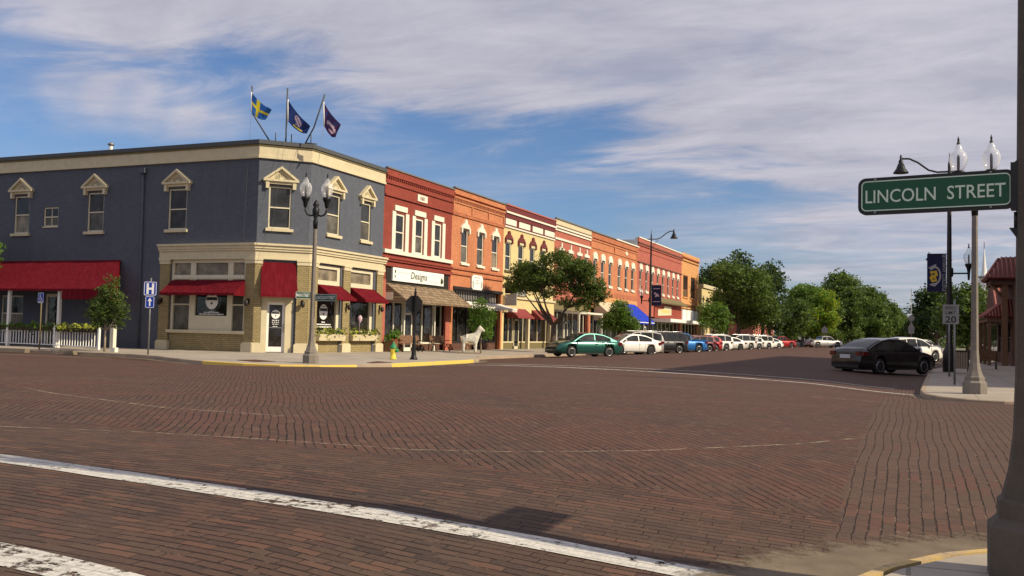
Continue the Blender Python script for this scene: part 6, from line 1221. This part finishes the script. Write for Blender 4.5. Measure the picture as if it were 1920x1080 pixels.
# ================================================================ TREES
def tree(name, label, x, y, trunk, clumps, nleaf, lsize, mat, group=None, mat2=None, z=None, tr=.12, tmat='bark', lean=0.):
    """trunk: height where limbs part; clumps: (dx, dy, z, rx, rz)"""
    z = zs(x, y) if z is None else z
    t = thing(name, label, 'tree', (x, y, z), group); rr = random.Random(hash((round(x), round(y))) % 9999 if False else int(abs(x) * 13 + y * 7))
    mb = MB(); mb.tube([(x, y, z - .1), (x + lean * .3, y, z + trunk * .5), (x + lean, y, z + trunk)], [tr * 1.25, tr, tr * .85], 8)
    main = []; order = list(clumps)
    if len(order) > 12:
        rr2 = random.Random(5); rr2.shuffle(order)
    for i, (dx, dy, cz, rx, rz) in enumerate(order):
        b_ = Vector((x + dx, y + dy, cz)); a = Vector((x + lean, y, z + trunk - .1))
        if i < 6:
            m_ = (a + b_) / 2 + Vector((rr.uniform(-.2, .2), rr.uniform(-.2, .2), -.12 * (b_ - a).length)); mb.tube([a, m_ * .5 + a * .5, m_, b_], [tr * .62, tr * .5, tr * .34, tr * .10], 6); main += [(m_, tr * .30), (b_ * .5 + m_ * .5, tr * .2)]
        else:
            q0, r0 = min(main, key=lambda e: (e[0] - b_).length + (3 if e[0].z > b_.z else 0)); mb.tube([q0, (q0 + b_) / 2 + Vector((0, 0, .08)), b_], [r0 * .7, r0 * .4, r0 * .15], 5)
        for k in range(2 if len(clumps) < 35 else 1):
            c = b_ + Vector((rr.uniform(-1, 1) * rx * .7, rr.uniform(-1, 1) * rx * .7, rr.uniform(-.3, .8) * rz)); mb.tube([b_, c], [tr * .12, tr * .04], 4)
    mb.build('trunk', tmat, t, norm=False)
    tot = sum(c[3] ** 2 * c[4] for c in clumps); m2 = [MB(), MB()]
    for (dx, dy, cz, rx, rz) in clumps:
        n = int(nleaf * rx * rx * rz / tot / 7) + 1
        for _ in range(n):
            d = Vector((rr.gauss(0, 1), rr.gauss(0, 1), rr.gauss(0, 1))).normalized(); q = rr.random() ** .42
            q *= 1 + .22 * noise.noise(Vector((d.x * 2.3 + x, d.y * 2.3 + cz, d.z * 2.3)))  # uneven outline
            c = Vector((x + dx + d.x * rx * q, y + dy + d.y * rx * q, cz + d.z * rz * q)); tw = Vector((rr.gauss(0, 1), rr.gauss(0, 1), rr.gauss(0, .5) - .1)).normalized()
            M_ = m2[1 if (mat2 and rr.random() < .45) else 0]
            for k in range(7):
                p = c + tw * lsize * (k - 3) * .75 + Vector((rr.gauss(0, .5), rr.gauss(0, .5), rr.gauss(0, .5))) * lsize
                a = Vector((rr.gauss(0, 1), rr.gauss(0, 1), rr.gauss(0, .6))).normalized(); b_ = Vector((rr.gauss(0, 1), rr.gauss(0, 1), rr.gauss(0, 1))).cross(a).normalized(); s1 = lsize * rr.uniform(.6, 1.2)
                M_.quadv([p - a * s1, p + b_ * s1 * .55, p + a * s1, p - b_ * s1 * .55])
    m2[0].build('crown', mat, t, norm=False)
    if mat2: m2[1].build('crown', mat2, t, norm=False)
    return t
def rc(rr, n, R_, H0, H1, rx, rz, ry=None):
    ry = ry or R_; o = []
    for i in range(n):
        a = rr.uniform(0, 6.28); q = rr.random() ** .5; h = rr.random(); k = math.sin(math.pi * (.18 + .74 * h)) ** .6
        o.append((math.cos(a) * R_ * q * k, math.sin(a) * ry * q * k, H0 + (H1 - H0) * h, rx * rr.uniform(.7, 1.25), rz * rr.uniform(.7, 1.2)))
    return o
q = random.Random(3)
qb = random.Random(8); bc = []
for i in range(50):
    dx = qb.uniform(-2.8, 3.0); top = 6.75 - .17 * abs(dx + .1) ** 2.1; bot = 4.1 - .35 * max(0, dx)
    bc.append((dx, qb.uniform(-1.3, 1.3) * (1 - abs(dx) / 4.5), bot + (max(top, bot + .3) - bot) * qb.random() ** .75, qb.uniform(.5, .85), qb.uniform(.38, .62)))
bc += [(-3.1, 0, 4.7, .5, .35), (3.4, .2, 4.0, .5, .4), (3.1, .2, 4.8, .5, .4), (2.2, -.3, 3.2, .6, .4), (1.0, -.4, 3.5, .6, .4)]
tree('street_tree', 'large spreading street tree in front of the yellow and pink shops', -21.6, 58.4, 1.9, bc, 34000, .074, 'leaf_mid', 'street trees on the west pavement', 'leaf_dark', tr=.19)
tree('street_tree', 'small bright green street tree right of the horse statue', -22.9, 49.9, 1.1, [(0, 0, 1.9, .75, .7), (-.35, .1, 2.5, .55, .5), (.4, 0, 2.4, .55, .5), (0, -.2, 3.0, .5, .45), (.1, .2, 1.4, .6, .45)], 6500, .055, 'leaf_fresh', 'street trees on the west pavement', 'leaf_mid', tr=.04, tmat='wood_grey')
tree('street_tree', 'small round dark green tree in front of the porch railing, left of the H sign', -33.1, 31.9, 1.05, [(0, 0, 2.1, .7, .6), (-.55, 0, 2.35, .40, .32), (-.75, 0, 1.85, .38, .3), (.7, .1, 1.75, .42, .32), (.95, 0, 2.15, .32, .25), (.25, -.1, 2.9, .42, .34), (.5, 0, 3.3, .26, .24), (.1, 0, 3.35, .2, .3), (-.3, 0, 2.9, .3, .25), (.6, 0, 2.6, .4, .3), (-.35, 0, 1.45, .4, .25), (.4, .2, 1.4, .4, .22)], 7500, .050, 'leaf_dark', 'street trees on the west pavement', 'leaf_mid', tr=.045, tmat='wood_grey')
tree('street_tree', 'bushy street tree behind the white sedan, below the blue awning', -21.3, 72.5, 1.3, [(0, 0, 2.6, 1.2, 1.0), (-.9, 0, 2.4, .8, .7), (.9, .3, 2.2, .9, .7), (0, .2, 3.6, .8, .7), (.4, 0, 3.2, .8, .6)], 11000, .08, 'leaf_mid', 'street trees on the west pavement', 'leaf_fresh', tr=.07)
tree('street_tree', 'slim green street tree in front of the pale cream building', -21.6, 113, 1.6, rc(q, 12, 1.6, 2.1, 5.0, 1.0, .9), 7000, .13, 'leaf_mid', 'street trees on the west pavement', 'leaf_fresh', tr=.08)
tree('street_tree', 'broad dark tree rising behind the end of the golden brick building', -26.5, 150, 4, rc(q, 26, 5.2, 5, 13.2, 2.3, 1.8), 14000, .26, 'leaf_deep', 'trees down the west side', 'leaf_dark', tr=.35)
tree('street_tree', 'dense mid green tree with visible limbs shading the pale parked cars', -21.0, 128, 3.2, rc(q, 30, 4.8, 4.0, 10.8, 2.0, 1.6), 20000, .20, 'leaf_mid', 'trees down the west side', 'leaf_dark', tr=.3)
tree('street_tree', 'dark green tree in front of the red brick block', -19.8, 142, 3, rc(q, 26, 4.2, 4.0, 11.6, 1.9, 1.5), 15000, .20, 'leaf_dark', 'trees down the west side', 'leaf_deep', tr=.3)
tree('street_tree', 'low green tree above the red pickup', -18.2, 158, 2, rc(q, 22, 3.4, 2.2, 7.6, 1.7, 1.4), 11000, .20, 'leaf_mid', 'trees down the west side', 'leaf_dark', tr=.25)
tree('lime_tree', 'yellow-green tree glowing in the sun near the oval sign', -13.9, 168, 2.4, rc(q, 22, 2.9, 2.6, 9.3, 1.5, 1.3), 12000, .19, 'leaf_lime', 'trees down the west side', 'leaf_fresh', tr=.22)
tree('green_tree', 'plain green round tree just left of the yellow-green one', -16.6, 172, 2.4, rc(q, 22, 3.2, 2.6, 10.0, 1.8, 1.5), 11000, .22, 'leaf_mid', 'trees down the west side', 'leaf_fresh', tr=.22)
FILL = [(-17.5, 200, 3.6, 1.5, 11.5, 'green tree filling the line behind the yellow-green one'), (-11.4, 205, 3.8, 1.2, 12.2, 'bright green tree below the tallest distant crown'), (-8.2, 212, 3.6, 1., 11.0, 'green tree in the middle of the bank sloping to the street end'), (-5.6, 225, 3.2, 1., 9.6, 'green tree near the foot of the sloping tree bank'), (-3.3, 245, 2.8, 1., 8.0, 'low green tree at the foot of the sloping tree bank'), (-14.8, 196, 3.0, 1., 9.0, 'low green tree right beside the yellow-green crown')]
for (x, y, rr_, h0, h1, lab) in FILL: tree('distant_tree', lab, x, y, 2, rc(q, 22, rr_, h0 + 1, h1 - 1, rr_ * .46, rr_ * .36), 9000, .27, 'leaf_mid', 'distant trees at the street end', 'leaf_dark', tr=.3, z=0)
far = [(-23.5, 235, 4.4, 5, 14.4, 'tall dark tree behind the low tree over the red pickup'), (-14.2, 222, 5.2, 4, 16.4, 'tallest rounded tree in the centre of the distant tree line'), (-8.4, 236, 4.6, 3, 14.0, 'rounded tree just right of the tallest distant tree'), (-4.6, 262, 3.4, 2, 10.6, 'lower tree stepping down towards the street end'), (-19.5, 262, 5, 5, 15.5, 'dark tree in the far line left of the tallest one'), (-1.8, 300, 3.0, 2, 8.8, 'last small tree on the left of the street end'), (-36, 210, 8, 6, 15, 'wide dark tree far behind the red brick block')]
for i, (x, y, rr_, h0, h1, lab) in enumerate(far):
    tree('distant_tree', lab, x, y, 3, rc(q, 26, rr_, h0, h1 - 1, rr_ * .46, rr_ * .36), 11000, .34, 'leaf_dark', 'distant trees at the street end', 'leaf_mid', tr=.35, z=0)
for i, (x, y, rr_, h0, h1, lab, m1, m2_) in enumerate([(3.6, 150, 3.4, 2.5, 9.6, 'dark tree on the right side of the street behind the college banner', 'leaf_deep', 'leaf_dark'), (6.6, 128, 3.2, 1.8, 8.4, 'green tree behind the two right-hand lamp posts', 'leaf_dark', 'leaf_mid'), (2.4, 205, 3.0, 2, 9.0, 'deep green tree in the notch at the right of the street end', 'leaf_deep', 'leaf_dark'), (10.6, 135, 3.5, 2, 8.0, 'dark tree next to the red ribbed roofs', 'leaf_deep', 'leaf_dark'), (.9, 275, 3.2, 1.5, 8.5, 'small dusky tree at the very end of the street', 'leaf_deep', 'leaf_deep')]):
    tree('roadside_tree', lab, x, y, 2, rc(q, 22, rr_, h0, h1 - .8, rr_ * .48, rr_ * .40), 10000, .24, m1, 'trees on the right side', m2_, tr=.25, z=0)
tree('leafy_tree', 'tree of which only a few leafy twigs show at the left edge of the view', -43.8, 33.5, 3.0, [(0, 0, 5.0, 1.3, 1.0), (.9, 0, 5.2, .8, .6), (.6, .2, 4.2, .8, .5), (-1, .4, 5.6, 1.2, .9)], 4200, .075, 'leaf_fresh', 'street trees on the west pavement', tr=.10)
# far shrub mass closing the horizon
mb = MB(); rr = random.Random(11)
for i in range(5200):
    x = rr.uniform(-75, 60); y = 330 + rr.uniform(-14, 14) + abs(x) * .1; h = 3.2 + 2.6 * noise.noise(Vector((x * .09, 1.7, 0))) + 1.4 * noise.noise(Vector((x * .35, 4, 0))); zc = rr.random() * h
    a = Vector((rr.gauss(0, 1), rr.gauss(0, 1), rr.gauss(0, 1))).normalized(); b_ = a.orthogonal().normalized(); s1 = rr.uniform(.5, 1.1); c = Vector((x, y, zc)); mb.quadv([c - a * s1, c + b_ * s1 * .6, c + a * s1, c - b_ * s1 * .6])
tag(mb.build('far_woodland', 'leaf_dark', norm=False), 'low dark mass of far trees along the horizon', 'woodland', kind='stuff')
